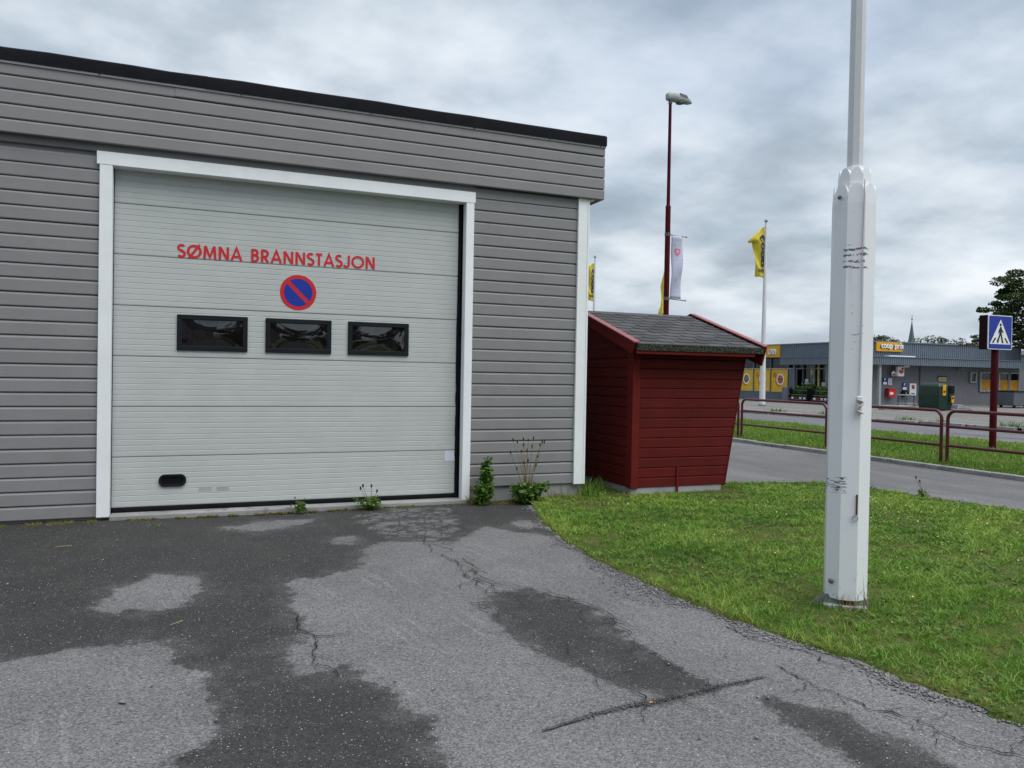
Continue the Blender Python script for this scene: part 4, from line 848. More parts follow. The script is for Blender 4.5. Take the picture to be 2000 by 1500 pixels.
for pl, yy in (([(-0.015, 0.13), (0.035, 0.125), (0.05, 0.03), (0.035, -0.04), (-0.03, -0.03), (-0.035, 0.05)], 0), ([(-0.03, -0.02), (0.03, -0.03), (-0.035, -0.135), (-0.10, -0.225), (-0.125, -0.20), (-0.07, -0.12)], 0.0004), ([(0.0, -0.02), (0.045, -0.03), (0.065, -0.13), (0.09, -0.215), (0.115, -0.235), (0.05, -0.235), (0.02, -0.13)], 0.0008),
               ([(-0.02, 0.12), (-0.065, 0.04), (-0.07, -0.03), (-0.05, -0.03), (-0.035, 0.035), (0.01, 0.09)], 0.0012), ([(0.02, 0.11), (0.06, 0.06), (0.10, 0.0), (0.085, -0.015), (0.04, 0.03), (0.0, 0.07)], 0.0016)):
    fig.add([(SX+x, YS-0.001-yy, 2.7325+z) for x, z in pl], [tuple(range(len(pl)))])
part('walking_figure', fig, M['blackvinyl'], CS)

# ------------------------------------------------------------------ street lamp and banner
LX, LY = 13.5, 20.65
SLP = thing('street_lamp', (LX, LY, 0), 'tall maroon street lamp with grey head rising behind the red shed', 'street lamp')
part('post', MB().tube([(LX, LY, 0), (LX, LY, 6.84), (LX, LY, 6.9), (LX, LY, 6.98)], [0.092, 0.082, 0.088, 0.055], 16), M['maroonsign'], SLP, True)
part('upper_post', MB().tube([(LX, LY, 6.9), (LX, LY, 10.28)], [0.056, 0.046], 14), M['maroonsign'], SLP, True)
rings = []
for x, w, z0, z1 in ((-0.15, 0.05, 10.27, 10.42), (-0.11, 0.10, 10.22, 10.46), (0.05, 0.13, 10.21, 10.49), (0.3, 0.15, 10.19, 10.47), (0.52, 0.14, 10.18, 10.42), (0.68, 0.10, 10.18, 10.35), (0.78, 0.03, 10.21, 10.27)):
    zc_, hh = (z0+z1)/2, (z1-z0)/2; rings.append([(LX+x, LY+w*math.copysign(abs(math.cos(t))**0.7, math.cos(t)), zc_+hh*math.copysign(abs(math.sin(t))**0.7, math.sin(t))+x*0.03) for t in np.linspace(0, 2*math.pi, 17)[:-1]])
lh = part('lamp_head', MB().loft(rings), M['lampgrey'], SLP, True)
part('lens', MB().lathe([(0.02, -0.03), (0.10, -0.02), (0.14, 0.0), (0.13, 0.02)], (LX+0.36, LY, 10.19), 14), M['steelgrey'], lh, True)
part('cover_plate', MB().prism([(LX+0.26, 10.455), (LX+0.50, 10.42), (LX+0.56, 10.35), (LX+0.28, 10.36)], 'y', LY-0.152, LY-0.10), M['steelgrey'], lh)
part('socket', MB().tube([(LX, LY, 10.12), (LX, LY, 10.26)], 0.06, 12), M['chrome'], SLP, True)
for z in (6.04, 4.03):
    part('banner_arm', MB().tube([(LX+0.06, LY-0.02, z), (LX+0.68, LY-0.02, z-0.03)], 0.014, 8), M['chrome'], SLP, True); part('clamp', MB().tube([(LX, LY, z-0.05), (LX, LY, z+0.05)], 0.094, 14), M['chrome'], SLP, True)
    part('arm_knob', MB().lathe([(0.005, -0.03), (0.03, 0), (0.005, 0.03)], (LX+0.69, LY-0.02, z-0.03), 8), M['chrome'], SLP, True)
def cloth(S, nu, nv, thick=0.004):
    v = [S(i/nu, j/nv) for j in range(nv+1) for i in range(nu+1)]; return MB().add(v, [(j*(nu+1)+i, j*(nu+1)+i+1, (j+1)*(nu+1)+i+1, (j+1)*(nu+1)+i) for j in range(nv) for i in range(nu)])
def SB(u, v): return (LX+0.13+0.40*u+0.015*math.sin(v*5), LY-0.02+0.05*math.sin(v*7+u*2)*math.sin(v*3.14)-0.035*math.sin(3.14*u), 6.02-1.98*v)
BN = thing('banner', (LX+0.33, LY, 4.04), 'pale lilac banner with a pink shield hanging from the street lamp', 'banner')
o = part('cloth', cloth(SB, 8, 20), M['lilac'], BN, 'all'); so_ = o.modifiers.new('thick', 'SOLIDIFY'); so_.thickness = 0.004
def on(S, poly, off=0.012):
    out = []
    for u, v in poly: x, y, z = S(u, v); out.append((x, y-off, z))
    return MB().add(out, [tuple(range(len(out)))])
part('shield_print', on(SB, [(0.25, 0.21), (0.5, 0.20), (0.75, 0.21), (0.74, 0.26), (0.64, 0.295), (0.5, 0.325), (0.36, 0.295), (0.26, 0.26)]), M['pinkprint'], BN)
part('shield_heart', on(SB, [(0.38, 0.225), (0.62, 0.225), (0.6, 0.26), (0.5, 0.285), (0.40, 0.26)], 0.016), M['lilac'], BN)
for v, a, b in ((0.145, 0.2, 0.85), (0.385, 0.12, 0.95), (0.68, 0.3, 0.5), (0.71, 0.3, 0.45)): part('print_line', on(SB, [(a, v), (b, v), (b, v+0.006), (a, v+0.006)], 0.014), M['greyprint'], BN)

# ------------------------------------------------------------------ flagpoles and flags
def flagpole(x, y, h, label):
    o = thing('flagpole', (x, y, 0.1), label, 'flagpole'); part('mast', MB().tube([(x, y, 0.1), (x, y, h*0.5), (x, y, h)], [0.16, 0.11, 0.055], 14), M['polewhite2'], o, True)
    part('finial', MB().lathe([(0.01, -0.02), (0.05, 0.0), (0.10, 0.07), (0.09, 0.12), (0.03, 0.18), (0.005, 0.22)], (x, y, h), 10), M['galv'], o, True); part('footing', MB().tube([(x, y, 0.08), (x, y, 0.16)], 0.2, 12), M['steelgrey'], o, True); return o
flagpole(28.15, 33.55, 10.0, 'white flagpole with a twisted yellow flag right of the red shed')
flagpole(26.2, 49.4, 10.05, 'thin white flagpole rising beside the fire station corner')
flagpole(26.66, 40.78, 8.8, 'white flagpole hidden behind the maroon street lamp')
BACK = Vector((-_r.x, -_r.y, 0)).normalized(); DEEP = Vector((_f.x, _f.y, 0)).normalized()
def flag(x, y, z1, z0, prof, label, bend, letters=True):
    o = thing('flag', (x, y, z0), label, 'flag')
    def S(u, v):
        w = np.interp(v, [p[0] for p in prof], [p[1] for p in prof]); sag = np.interp(v, [p[0] for p in prof], [p[2] for p in prof])
        d = BACK*(u*w+0.07)+DEEP*(0.16*math.sin(v*9+u*5)*u+bend*u*u*0.5); return (x+d.x, y+d.y, z1-(z1-z0)*v-sag*u)
    c = part('cloth', cloth(S, 14, 30), M['flagyellow'], o, 'all'); s = c.modifiers.new('thick', 'SOLIDIFY'); s.thickness = 0.006
    if letters:
        for txt, h, st, w, u0, v0 in (('coop', letters, 0.2, 1.75, 0.02, 0.16), ('PRIX', 0.20, 0.2, 0.5, 0.02, 0.90)):
            t = text_mb(txt, h, st, w if txt == 'coop' else None, 0.02)
            def T(px, py, pz, txt=txt, u0=u0, v0=v0):
                if txt == 'coop': u, v = u0+pz/0.9, v0+px/(z1-z0)
                else: u, v = u0+px/0.62, v0-pz/(z1-z0)
                q = Vector(S(min(1.0, max(0.0, u)), min(1, v))); return tuple(q-DEEP*(0.035-py))
            part('lettering', place(t, T), M['greyprint'] if False else M['navy'], o)
    return o
M['navy'] = painted('navy_print', (0.045, 0.045, 0.085), 0.8, 0.1)
flag(28.15, 33.55, 9.78, 7.0, [(0, 0.03, 0), (0.10, 0.45, 0.1), (0.2, 0.80, 0.2), (0.235, 0.76, 0.2), (0.255, 0.50, 0.1), (0.3, 0.56, 0.0), (0.45, 0.50, -0.02), (0.75, 0.42, 0.0), (1, 0.36, -0.12)], 'yellow flag twisted in the wind on the pole right of the red shed', 0.5, 0.46)
flag(26.2, 49.4, 9.72, 6.9, [(0, 0.40, 0.25), (0.5, 0.42, 0.2), (1, 0.36, -0.15)], 'yellow flag half hidden by the fire station corner', 0.6, 0.55)
flag(26.66, 40.78, 8.4, 5.4, [(0, 0.05, 0.2), (0.3, 0.2, 0.2), (0.8, 0.22, 0.0), (1, 0.36, -0.1)], 'narrow yellow flag edge showing behind the street lamp', 0.7, None)

# ------------------------------------------------------------------ shop across the road
SHOP = thing('shop_building', (36, 34, 0.1), 'low blue-grey shop building with ribbed steel eaves across the road', 'building')
def corr(axis, fixed, a, b, z0, z1, out, pitch=0.16, d=0.03):
    """trapezoid-ribbed steel; axis is the run direction, out the outward sign"""
    pts = []; t = a
    while t < b-1e-6:
        for q, h in ((0, 0), (0.42, 0), (0.52, 1), (0.90, 1)):
            if t+q*pitch <= b: pts.append((t+q*pitch, h))
        t += pitch
    pts.append((b, 0)); v = []
    for z in (z0, z1):
        for t, h in pts: v.append((t, fixed+out*h*d, z) if axis == 'x' else (fixed+out*h*d, t, z))
    n = len(pts); v += [((t, fixed-out*0.06, z) if axis == 'x' else (fixed-out*0.06, t, z)) for z in (z0, z1) for t in (a, b)]
    return MB().add(v, [(i, i+1, n+i+1, n+i) for i in range(n-1)]+[(2*n, 2*n+1, 2*n+3, 2*n+2)])
part('wall', MB().box(36.35, 49.2, 34.10, 52, 0.1, 3.0), M['darkint'], SHOP)
part('side_wall', MB().box(36.0, 49.2, 34.02, 34.08, 0.12, 2.98), M['coopwall'], SHOP); part('side_wall_ribs', corr('x', 34.012, 36.0, 49.2, 0.14, 2.96, -1, 0.22, 0.008), M['coopwall'], SHOP)
part('base', MB().box(36.02, 49.15, 33.99, 51.5, 0.02, 0.15), M['conc'], SHOP)
part('plinth_cladding', corr('y', 36.0, 40.4, 51.5, 0.15, 0.66, -1, 0.14, 0.03), M['coopclad'], SHOP)
rf = part('roof', MB().box(35.97, 49.15, 33.97, 51.9, 3.0, 3.80), M['darkint'], SHOP)
part('eaves_cladding', corr('y', 35.93, 33.93, 51.9, 2.98, 3.83, -1, 0.17, 0.035), M['coopclad'], SHOP); part('eaves_cladding', corr('x', 33.93, 35.93, 49.2, 2.98, 3.83, -1, 0.17, 0.035), M['coopclad'], SHOP)
mb = MB().box(35.84, 36.1, 33.84, 52, 3.832, 3.90); mb.box(36.1, 43.4, 33.84, 34.1, 3.832, 3.90); part('eaves_cap', mb, M['coopclad'], SHOP)
part('eaves_cap', MB().box(43.4, 49.25, 33.85, 34.1, 3.832, 3.885), M['rust'], SHOP, label='rusty brown roof edge')
part('canopy', MB().add([(35.04, 33.04, 2.53), (35.04, 40.05, 2.53), (36.0, 40.05, 2.53), (36.0, 34.0, 2.53), (49.2, 34.0, 2.53), (49.2, 33.04, 2.53), (35.04, 33.04, 2.92), (35.04, 40.05, 2.92), (35.95, 40.05, 2.96), (35.95, 33.95, 2.96), (49.2, 33.95, 2.96), (49.2, 33.04, 2.92)],
     [(0, 3, 2, 1), (0, 5, 4, 3), (6, 7, 8, 9), (6, 9, 10, 11), (1, 2, 8, 7), (5, 11, 10, 4), (0, 1, 7, 6), (0, 6, 11, 5)]), M['coopclad'], SHOP)
part('canopy_cladding', corr('y', 35.0, 33.0, 40.1, 2.49, 2.935, -1, 0.17, 0.03), M['coopclad'], SHOP); part('canopy_cladding', corr('x', 33.0, 35.0, 49.2, 2.49, 2.935, -1, 0.17, 0.03), M['coopclad'], SHOP)
part('canopy_trim', MB().box(34.93, 35.05, 32.93, 40.12, 2.937, 2.975), M['coopclad'], SHOP); part('canopy_trim', MB().box(35.05, 49.2, 32.93, 33.05, 2.937, 2.975), M['coopclad'], SHOP)
for x, y in ((35.2, 38.95), (35.2, 36.1), (36.2, 33.2)): part('canopy_post', MB().box(x-0.07, x+0.07, y-0.07, y+0.07, 0.1, 2.52), M['steelgrey'] if y > 34 else M['lampgrey'], SHOP)
# window band on the road side
wy = [40.45, 42.15, 43.9, 45.62, 47.3, 49.0, 50.7]
for a, b in zip(wy[:-1], wy[1:]):
    part('upper_pane', MB().box(36.10, 36.13, a+0.03, b-0.03, 2.31, 2.94), M['shopglass'], SHOP); part('poster_pane', MB().box(36.06, 36.10, a+0.025, b-0.025, 0.69, 2.23), M['posteryellow'], SHOP)
for y in wy: part('mullion', MB().box(36.0, 36.12, y-0.03, y+0.03, 0.67, 2.96), M['steelgrey'], SHOP)
part('transom', MB().box(35.99, 36.11, 39.0, 50.7, 2.23, 2.29), M['lampgrey'], SHOP); part('window_sill', MB().box(35.95, 36.10, 40.4, 50.8, 0.655, 0.688), M['coopclad'], SHOP)
def yz_disc(y, z, ry, rz_, x, n=24): return MB().add([(x, y+ry*math.cos(2*math.pi*i/n), z+rz_*math.sin(2*math.pi*i/n)) for i in range(n)], [tuple(range(n))])
for y, mt in ((41.22, 'foodred'), (42.98, 'foodorange'), (44.68, 'foodgreen'), (46.4, 'foodred')):
    part('bowl_shadow', yz_disc(y+0.14, 1.45, 0.36, 0.42, 36.056), M['posterorange'], SHOP); part('bowl_print', yz_disc(y, 1.53, 0.36, 0.38, 36.053), M['whitevinyl'], SHOP); part('food_print', yz_disc(y, 1.54, 0.27, 0.29, 36.050), M[mt], SHOP)
    part('small_print', MB().box(36.050, 36.055, y-0.68, y-0.38, 0.80, 0.96), M['cream'], SHOP); part('leaf_print', yz_disc(y+0.55, 1.83, 0.16, 0.2, 36.054), M['posterorange'], SHOP)
# entrance
part('dark_panel', MB().box(36.02, 36.12, 39.65, 40.40, 0.15, 2.22), M['steelgrey'], SHOP); part('entrance_glass', MB().box(36.32, 36.345, 34.2, 39.65, 0.12, 2.96), M['shopglass'], SHOP)
for y, w, m in ((39.3, 0.05, 'steelgrey'), (38.35, 0.06, 'lampgrey'), (37.95, 0.05, 'cream'), (37.3, 0.05, 'lampgrey'), (36.5, 0.05, 'steelgrey'), (35.4, 0.06, 'steelgrey')): part('door_frame', MB().box(36.2, 36.31, y-w, y+w, 0.12, 2.94), M[m], SHOP)
part('door_rail', MB().box(36.21, 36.30, 34.2, 39.65, 2.23, 2.30), M['lampgrey'], SHOP)
for y0, y1, z0, z1, m in ((38.5, 38.75, 1.9, 2.2, 'cream'), (37.45, 37.75, 1.15, 1.4, 'paper'), (36.85, 37.15, 1.15, 1.4, 'paper'), (36.2, 36.9, 1.45, 1.75, 'paper'), (36.0, 36.45, 1.12, 1.38, 'paper'), (36.5, 36.8, 1.12, 1.38, 'lilac'), (38.9, 39.2, 1.35, 1.6, 'paper'), (36.6, 37.9, 0.45, 1.05, 'posteryellow'), (34.5, 35.2, 0.6, 1.1, 'posteryellow'), (38.65, 39.5, 1.25, 1.32, 'paper')): part('notice', MB().box(36.303, 36.318, y0, y1, z0, z1), M[m], SHOP)
part('wall_pipe', MB().box(40.30, 40.36, 33.93, 33.985, 0.12, 2.5), M['steelgrey'], SHOP)
for a, b, z0, z1 in ((44.67, 45.05, 1.62, 2.13), (45.55, 46.45, 1.08, 2.16), (47.25, 48.10, 1.08, 2.16), (48.15, 49.0, 1.08, 2.16)):
    mb = MB(); t = 0.09; mb.box(a-t, b+t, 33.90, 33.98, z0-t, z0); mb.box(a-t, b+t, 33.90, 33.98, z1, z1+t*0.7); mb.box(a-t, a, 33.902, 33.98, z0, z1); mb.box(b, b+t, 33.902, 33.98, z0, z1)
    part('window_frame', mb, M['lampgrey'], SHOP); part('window_pane', MB().box(a, b, 33.955, 33.975, z0, z1), M['shopglass'], SHOP)
    if b-a > 0.5: part('window_blind', MB().box(a+0.02, b-0.02, 33.945, 33.954, z0+0.02, z0+(z1-z0)*0.62), M['orangeblind'], SHOP)
part('vent', MB().tube([(43.6, 33.98, 2.42), (43.6, 33.75, 2.42), (43.62, 33.68, 2.35)], 0.07, 8), M['lampgrey'], SHOP, True)
part('ledge_strip', MB().box(36.9, 39.0, 33.2, 33.5, 2.98, 3.05), M['trim'], SHOP)
part('wall_lamp', MB().box(38.6, 39.0, 33.6, 33.8, 2.38, 2.50), M['whitevinyl'], SHOP)
# signs of the shop
S1 = thing('shop_sign', (35.85, 42.8, 3.02), 'yellow sign reading 2 (20) on the eaves beside the red shed roof', 'sign')
part('panel', MB().box(35.80, 35.885, 41.05, 44.7, 3.02, 3.81), M['coopyellow'], S1)
for t in words('2 (20)', 0.37, 0.15, 1.26, 0.06, 0.05): place(t, lambda x, y, z: (35.79+y, 42.60-x, 3.22+z)); part('lettering', t, M['whitevinyl'], S1)
for t in words('2 (20)', 0.37, 0.22, 1.26, 0.06): place(t, lambda x, y, z: (35.797+y*0.2, 42.58-x+0.05, 3.20+z)); part('letter_shade', t, M['blackvinyl'], S1)
S2 = thing('shop_sign', (37.6, 33.85, 3.31), 'yellow sign with white coop prix lettering on the eaves', 'sign')
part('panel', MB().box(36.57, 38.62, 33.80, 33.885, 3.30, 3.84), M['coopyellow'], S2)
for t in words('coop prix', 0.36, 0.135, 1.76, 0.05, 0.06): place(t, lambda x, y, z: (36.90+x, 33.79+y, 3.49+z)); part('lettering', t, M['whitevinyl'], S2)
for t in words('coop prix', 0.36, 0.2, 1.74, 0.05): place(t, lambda x, y, z: (36.85+x, 33.797+y*0.2, 3.475+z)); part('letter_shade', t, M['blackvinyl'], S2)
def psign(x, z0, z1, label):
    o = thing('parking_sign', (x, 33.96, z0), label, 'sign'); m = z0+(z1-z0)*0.36
    part('plate', MB().box(x-0.14, x+0.14, 33.94, 33.965, m+0.01, z1), M['bluevinyl'], o); part('lower_plate', MB().box(x-0.14, x+0.14, 33.94, 33.965, z0, m-0.01), M['whitevinyl'], o)
    h = (z1-m)*0.62; t = text_mb('P', h, 0.2); place(t, lambda a, b, c: (x-0.07+a, 33.936+b, m+(z1-m)*0.2+c)); part('lettering', t, M['whitevinyl'], o)
psign(37.47, 1.35, 1.77, 'blue parking sign above the red mailbox'); psign(39.05, 1.05, 1.49, 'blue parking sign beside the white framed poster')
o = thing('notice_board', (37.9, 33.96, 1.3), 'pale lined notice sheet between the mailbox and the canopy post', 'notice'); part('sheet', MB().box(37.72, 38.03, 33.95, 33.965, 1.32, 1.72), M['paper'], o)
for k in range(4): part('text_line', MB().box(37.76, 37.99, 33.946, 33.949, 1.38+k*0.08, 1.41+k*0.08), M['greyprint'], o)
o = thing('mailbox', (37.83, 33.85, 0.55), 'red mailbox on the grey shop wall', 'mailbox'); part('body', MB().box(37.55, 38.12, 33.72, 33.96, 0.60, 1.08), M['mailred'], o, bevel=0.03, seg=2); part('flap', MB().box(37.53, 38.14, 33.70, 33.97, 1.082, 1.13), M['mailred'], o); part('label_plate', MB().box(37.62, 37.88, 33.712, 33.719, 0.76, 0.90), M['whitevinyl'], o)
o = thing('round_sign', (38.3, 33.6, 1.84), 'white box sign with a red half disc under the canopy', 'sign'); part('box', MB().box(38.02, 38.55, 33.55, 33.72, 1.84, 2.44), M['whitevinyl'], o, bevel=0.02)
mb = MB(); mb.add([(38.29+0.19*math.cos(t), 33.545, 2.19+0.19*math.sin(t)) for t in np.linspace(R(170), R(360), 16)], [tuple(range(16))]); part('red_mark', mb, M['redvinyl'], o); part('dark_mark', MB().box(38.32, 38.46, 33.544, 33.549, 2.22, 2.36), M['blackvinyl'], o); part('bracket', MB().box(38.25, 38.33, 33.721, 33.96, 2.10, 2.16), M['steelgrey'], o)
o = thing('hanging_sign', (37.85, 33.7, 1.80), 'small round red and white sign left of the white box sign', 'sign'); part('disc', MB().add([(37.86+0.15*math.cos(t), 33.70+d, 2.0+0.15*math.sin(t)) for d in (0, 0.03) for t in np.linspace(0, 6.283, 19)[:-1]], [tuple(range(18)), tuple(range(35, 17, -1))]+[(i, 18+i, 18+(i+1) % 18, (i+1) % 18) for i in range(18)]), M['whitevinyl'], o); part('red_mark', MB().add([(37.86+0.12*math.cos(t), 33.697, 2.0+0.12*math.sin(t)) for t in np.linspace(R(180), R(360), 12)], [tuple(range(12))]), M['redvinyl'], o); part('bracket', MB().box(37.84, 37.88, 33.735, 33.97, 1.98, 2.02), M['steelgrey'], o)
o = thing('poster_frame', (39.72, 33.95, 0.74), 'white framed poster on the grey shop wall', 'poster'); part('frame', MB().box(39.45, 39.99, 33.93, 33.97, 0.74, 1.43), M['whitevinyl'], o); part('print', MB().box(39.54, 39.90, 33.925, 33.929, 0.86, 1.36), M['paper'], o); part('picture', MB().box(39.61, 39.84, 33.92, 33.924, 1.10, 1.34), M['foodred'], o); part('caption', MB().box(39.58, 39.87, 33.92, 33.924, 0.80, 0.85), M['blackvinyl'], o)
o = thing('hose_reel', (39.0, 33.9, 0.6), 'black round hose reel below the parking sign on the shop wall', 'hose reel')
part('drum', MB().add([(39.0+0.21*math.cos(t), y, 0.82+0.21*math.sin(t)) for y in (33.80, 33.97) for t in np.linspace(0, 6.283, 17)[:-1]], [tuple(range(16)), tuple(range(31, 15, -1))]+[(i, 16+i, 16+(i+1) % 16, (i+1) % 16) for i in range(16)]), M['blackplastic'], o); part('handle', MB().box(38.98, 39.02, 33.77, 33.80, 0.72, 0.92), M['galv'], o); part('hose', MB().tube([(39.15, 33.9, 0.7), (39.25, 33.9, 0.45), (39.1, 33.9, 0.3)], 0.02, 6), M['rubber'], o, True)
o = thing('wall_sign', (42.25, 33.95, 1.65), 'small cream sign on the wall above the green container', 'sign'); part('plate', MB().box(41.85, 42.5, 33.93, 33.97, 1.60, 1.84), M['cream'], o); part('top_bar', MB().box(41.80, 42.55, 33.90, 33.97, 1.85, 1.90), M['blackvinyl'], o); part('text_line', MB().box(41.95, 42.4, 33.924, 33.929, 1.70, 1.73), M['blackvinyl'], o)
# recycling container
GX, GY = 34.75, 28.3
o = thing('recycling_container', (GX, GY, 0.1), 'dark green recycling container with yellow labels by the shop', 'container')
part('body', MB().loft([[(GX-0.514, GY-0.55, 0.12), (GX+0.135, GY-0.55, 0.12), (GX+0.135, GY+0.6, 0.12), (GX-0.514, GY+0.6, 0.12)], [(GX-0.568, GY-0.62, 0.9), (GX+0.135, GY-0.62, 0.9), (GX+0.135, GY+0.6, 0.9), (GX-0.568, GY+0.6, 0.9)], [(GX-0.541, GY-0.6, 1.36), (GX+0.135, GY-0.6, 1.36), (GX+0.135, GY+0.6, 1.36), (GX-0.541, GY+0.6, 1.36)], [(GX-0.379, GY-0.45, 1.50), (GX+0.108, GY-0.45, 1.48), (GX+0.108, GY+0.5, 1.48), (GX-0.379, GY+0.5, 1.50)]]), M['green'], o, bevel=0.05, seg=2)
part('front', MB().loft([[(GX+0.136, GY-0.50, 0.12), (GX+0.444, GY-0.50, 0.12), (GX+0.444, GY+0.5, 0.12), (GX+0.136, GY+0.5, 0.12)], [(GX+0.136, GY-0.66, 0.8), (GX+0.476, GY-0.66, 0.8), (GX+0.476, GY+0.55, 0.8), (GX+0.136, GY+0.55, 0.8)], [(GX+0.136, GY-0.60, 1.42), (GX+0.466, GY-0.60, 1.40), (GX+0.466, GY+0.5, 1.40), (GX+0.136, GY+0.5, 1.42)]]), M['green'], o, bevel=0.03, seg=2)
part('opening', MB().box(GX+0.162, GX+0.444, GY-0.68, GY-0.60, 0.98, 1.36), M['rubber'], o); part('yellow_label', MB().box(GX-0.335, GX-0.119, GY-0.652, GY-0.628, 0.88, 1.42), M['coopyellow'], o); part('yellow_label', MB().box(GX+0.244, GX+0.412, GY-0.69, GY-0.662, 0.52, 0.86), M['coopyellow'], o)
part('label_text', MB().box(GX-0.298, GX-0.157, GY-0.656, GY-0.653, 1.02, 1.12), M['blackvinyl'], o); part('label_text', MB().box(GX+0.271, GX+0.385, GY-0.694, GY-0.691, 0.70, 0.80), M['blackvinyl'], o)
def stand(x, y, label, h=0.85, w=1.0):
    o = thing('shop_stand', (x, y, 0.1), label, 'display stand')
    for k, z in enumerate((0.35, h)): part('shelf', MB().box(x-w/2+0.1*k, x+w/2-0.1*k, y-0.3, y+0.3, z, z+0.06), M['galv'], o)
    for sx in (-1, 1):
        for sy in (-1, 1): part('leg', MB().box(x+sx*(w/2-0.16)-0.03, x+sx*(w/2-0.16)+0.03, y+sy*0.24-0.03, y+sy*0.24+0.03, 0.1, h), M['steelgrey'], o)
    return o
stand(34.75, 30.1, 'grey two-shelf stand left of the green container', 0.80, 0.95)
o = thing('kerb_block', (33.2, 28.9, 0.1), 'long pale concrete block below the green container', 'concrete block'); part('block', MB().box(31.9, 34.0, 28.9, 29.3, 0.1, 0.32), M['conc'], o, bevel=0.03, seg=2)
for k, (x, z) in enumerate(((36.9, 0.1), (36.95, 0.2), (36.8, 0.3))):
    o = thing('pallet', (x, 28.6, z), ('lowest', 'middle', 'topmost')[k]+' pale pallet stacked right of the green container', 'pallet', 'pallets by the container'); w = 0.8-0.22*k
    for j in range(3): part('plank', MB().box(x-w, x+w-0.1*k, 28.4+j*0.2, 28.56+j*0.2, z+0.03, z+0.08), M['galv'], o)
    for j in (-1, 1): part('bearer', MB().box(x+j*w*0.8-0.05, x+j*w*0.8+0.05, 28.4, 28.96, z, z+0.029), M['galv'], o)
DX, DY = 44.9, 31.0
o = thing('dumpster', (DX, DY, 0.1), 'black waste container below the orange blinds', 'dumpster'); part('body', MB().loft([[(DX-1.2, DY-0.5, 0.25), (DX+1.3, DY-0.5, 0.25), (DX+1.3, DY+0.5, 0.25), (DX-1.2, DY+0.5, 0.25)], [(DX-1.35, DY-0.6, 1.05), (DX+1.45, DY-0.6, 1.05), (DX+1.45, DY+0.6, 1.05), (DX-1.35, DY+0.6, 1.05)]]), M['steelgrey'], o, bevel=0.03); part('lid', MB().box(DX-1.4, DX+1.5, DY-0.65, DY+0.65, 1.052, 1.11), M['blackplastic'], o, bevel=0.02)
for x, y in ((-1.0, -0.4), (1.1, -0.4), (-1.0, 0.4), (1.1, 0.4)): part('wheel', MB().tube([(DX+x, DY+y-0.04, 0.19), (DX+x, DY+y+0.04, 0.19)], 0.09, 10), M['rubber'], o, True)
o = thing('grey_cabinet', (35.5, 39.9, 0.1), 'grey steel cabinet left of the shop entrance', 'cabinet'); part('body', MB().box(35.25, 35.75, 39.55, 40.15, 0.12, 1.04), M['coopclad'], o, bevel=0.02); part('door', MB().box(35.235, 35.249, 39.6, 40.1, 0.2, 0.98), M['coopclad'], o)
# plant racks by the entrance
def leafball(n, c, r, size, seed, up=0.3):
    g = np.random.default_rng(seed); d = g.normal(0, 1, (n, 3)); d /= np.linalg.norm(d, axis=1)[:, None]; d *= (g.uniform(0.2, 1, n)**0.45)[:, None]
    return leaf_quads(np.array(c)+d*np.array(r), g.uniform(0.6, 1.3, n)*size, g, up)
def leafpart(name, L, mat, parent):
    V = np.concatenate([l[0] for l in L]); T = np.concatenate([l[2] for l in L]); F = np.arange(len(V)).reshape(-1, 4)
    m = fast_mesh(name, V-np.array(root_of(parent).location), F, 4, T); m.materials.append(mat); o = link(bpy.data.objects.new(name, m), parent); o['kind'] = 'stuff'; return o
for x, y, w, lab in ((34.6, 37.6, 1.5, 'dark plant rack with potted plants in front of the shop entrance'), (34.5, 35.7, 1.3, 'dark plant rack with potted plants nearest the white flagpole')):
    o = thing('plant_rack', (x, y, 0.1), lab, 'plant rack'); L = []
    for k, z in enumerate((0.30, 0.58, 0.86)):
        part('shelf', MB().box(x-0.35+k*0.12, x+0.3, y-w/2, y+w/2, z, z+0.04), M['steelgrey'], o)
        for j in range(5): L.append(leafball(90, (x-0.1+k*0.1, y-w/2+(j+0.5)*w/5, z+0.16), (0.14, 0.14, 0.14), 0.07, 100+k*7+j))
    for sy in (-1, 1): part('side_frame', MB().box(x-0.3, x+0.28, y+sy*w/2-0.02, y+sy*w/2+0.02, 0.1, 0.95), M['rubber'], o)
    leafpart('plants', L, M['weedleaf'], o)
    for j in range(4): part('pot', MB().lathe([(0.06, 0), (0.09, 0.12)], (x-0.3, y-w/2+(j+0.6)*w/4.4, 0.34), 8), (M['whitevinyl'], M['paper'], M['flowerpot'])[j % 3], o)
o = thing('flower_tub', (34.9, 39.0, 0.1), 'red flower tub beside the grey cabinet', 'flower tub'); part('tub', MB().lathe([(0.22, 0), (0.32, 0.32), (0.30, 0.34)], (34.9, 38.7, 0.1), 12), M['flowerpot'], o); leafpart('flowers', [leafball(120, (34.9, 38.7, 0.55), (0.36, 0.36, 0.2), 0.09, 77)], painted('red_flowers', (0.35, 0.05, 0.02), 0.7, 0.3), o)
o = thing('hanging_basket', (35.3, 37.7, 0.9), 'brown flower basket hanging under the shop canopy', 'flower basket'); part('basket', MB().lathe([(0.05, -0.16), (0.22, -0.08), (0.30, 0.06)], (35.3, 37.6, 1.05), 12), M['bark'], o); leafpart('flowers', [leafball(90, (35.3, 37.6, 1.18), (0.34, 0.34, 0.12), 0.08, 78)], M['weedleaf'], o); part('cord', MB().tube([(35.3, 37.6, 1.1), (35.3, 37.6, 2.5)], 0.01, 5), M['rope'], o)
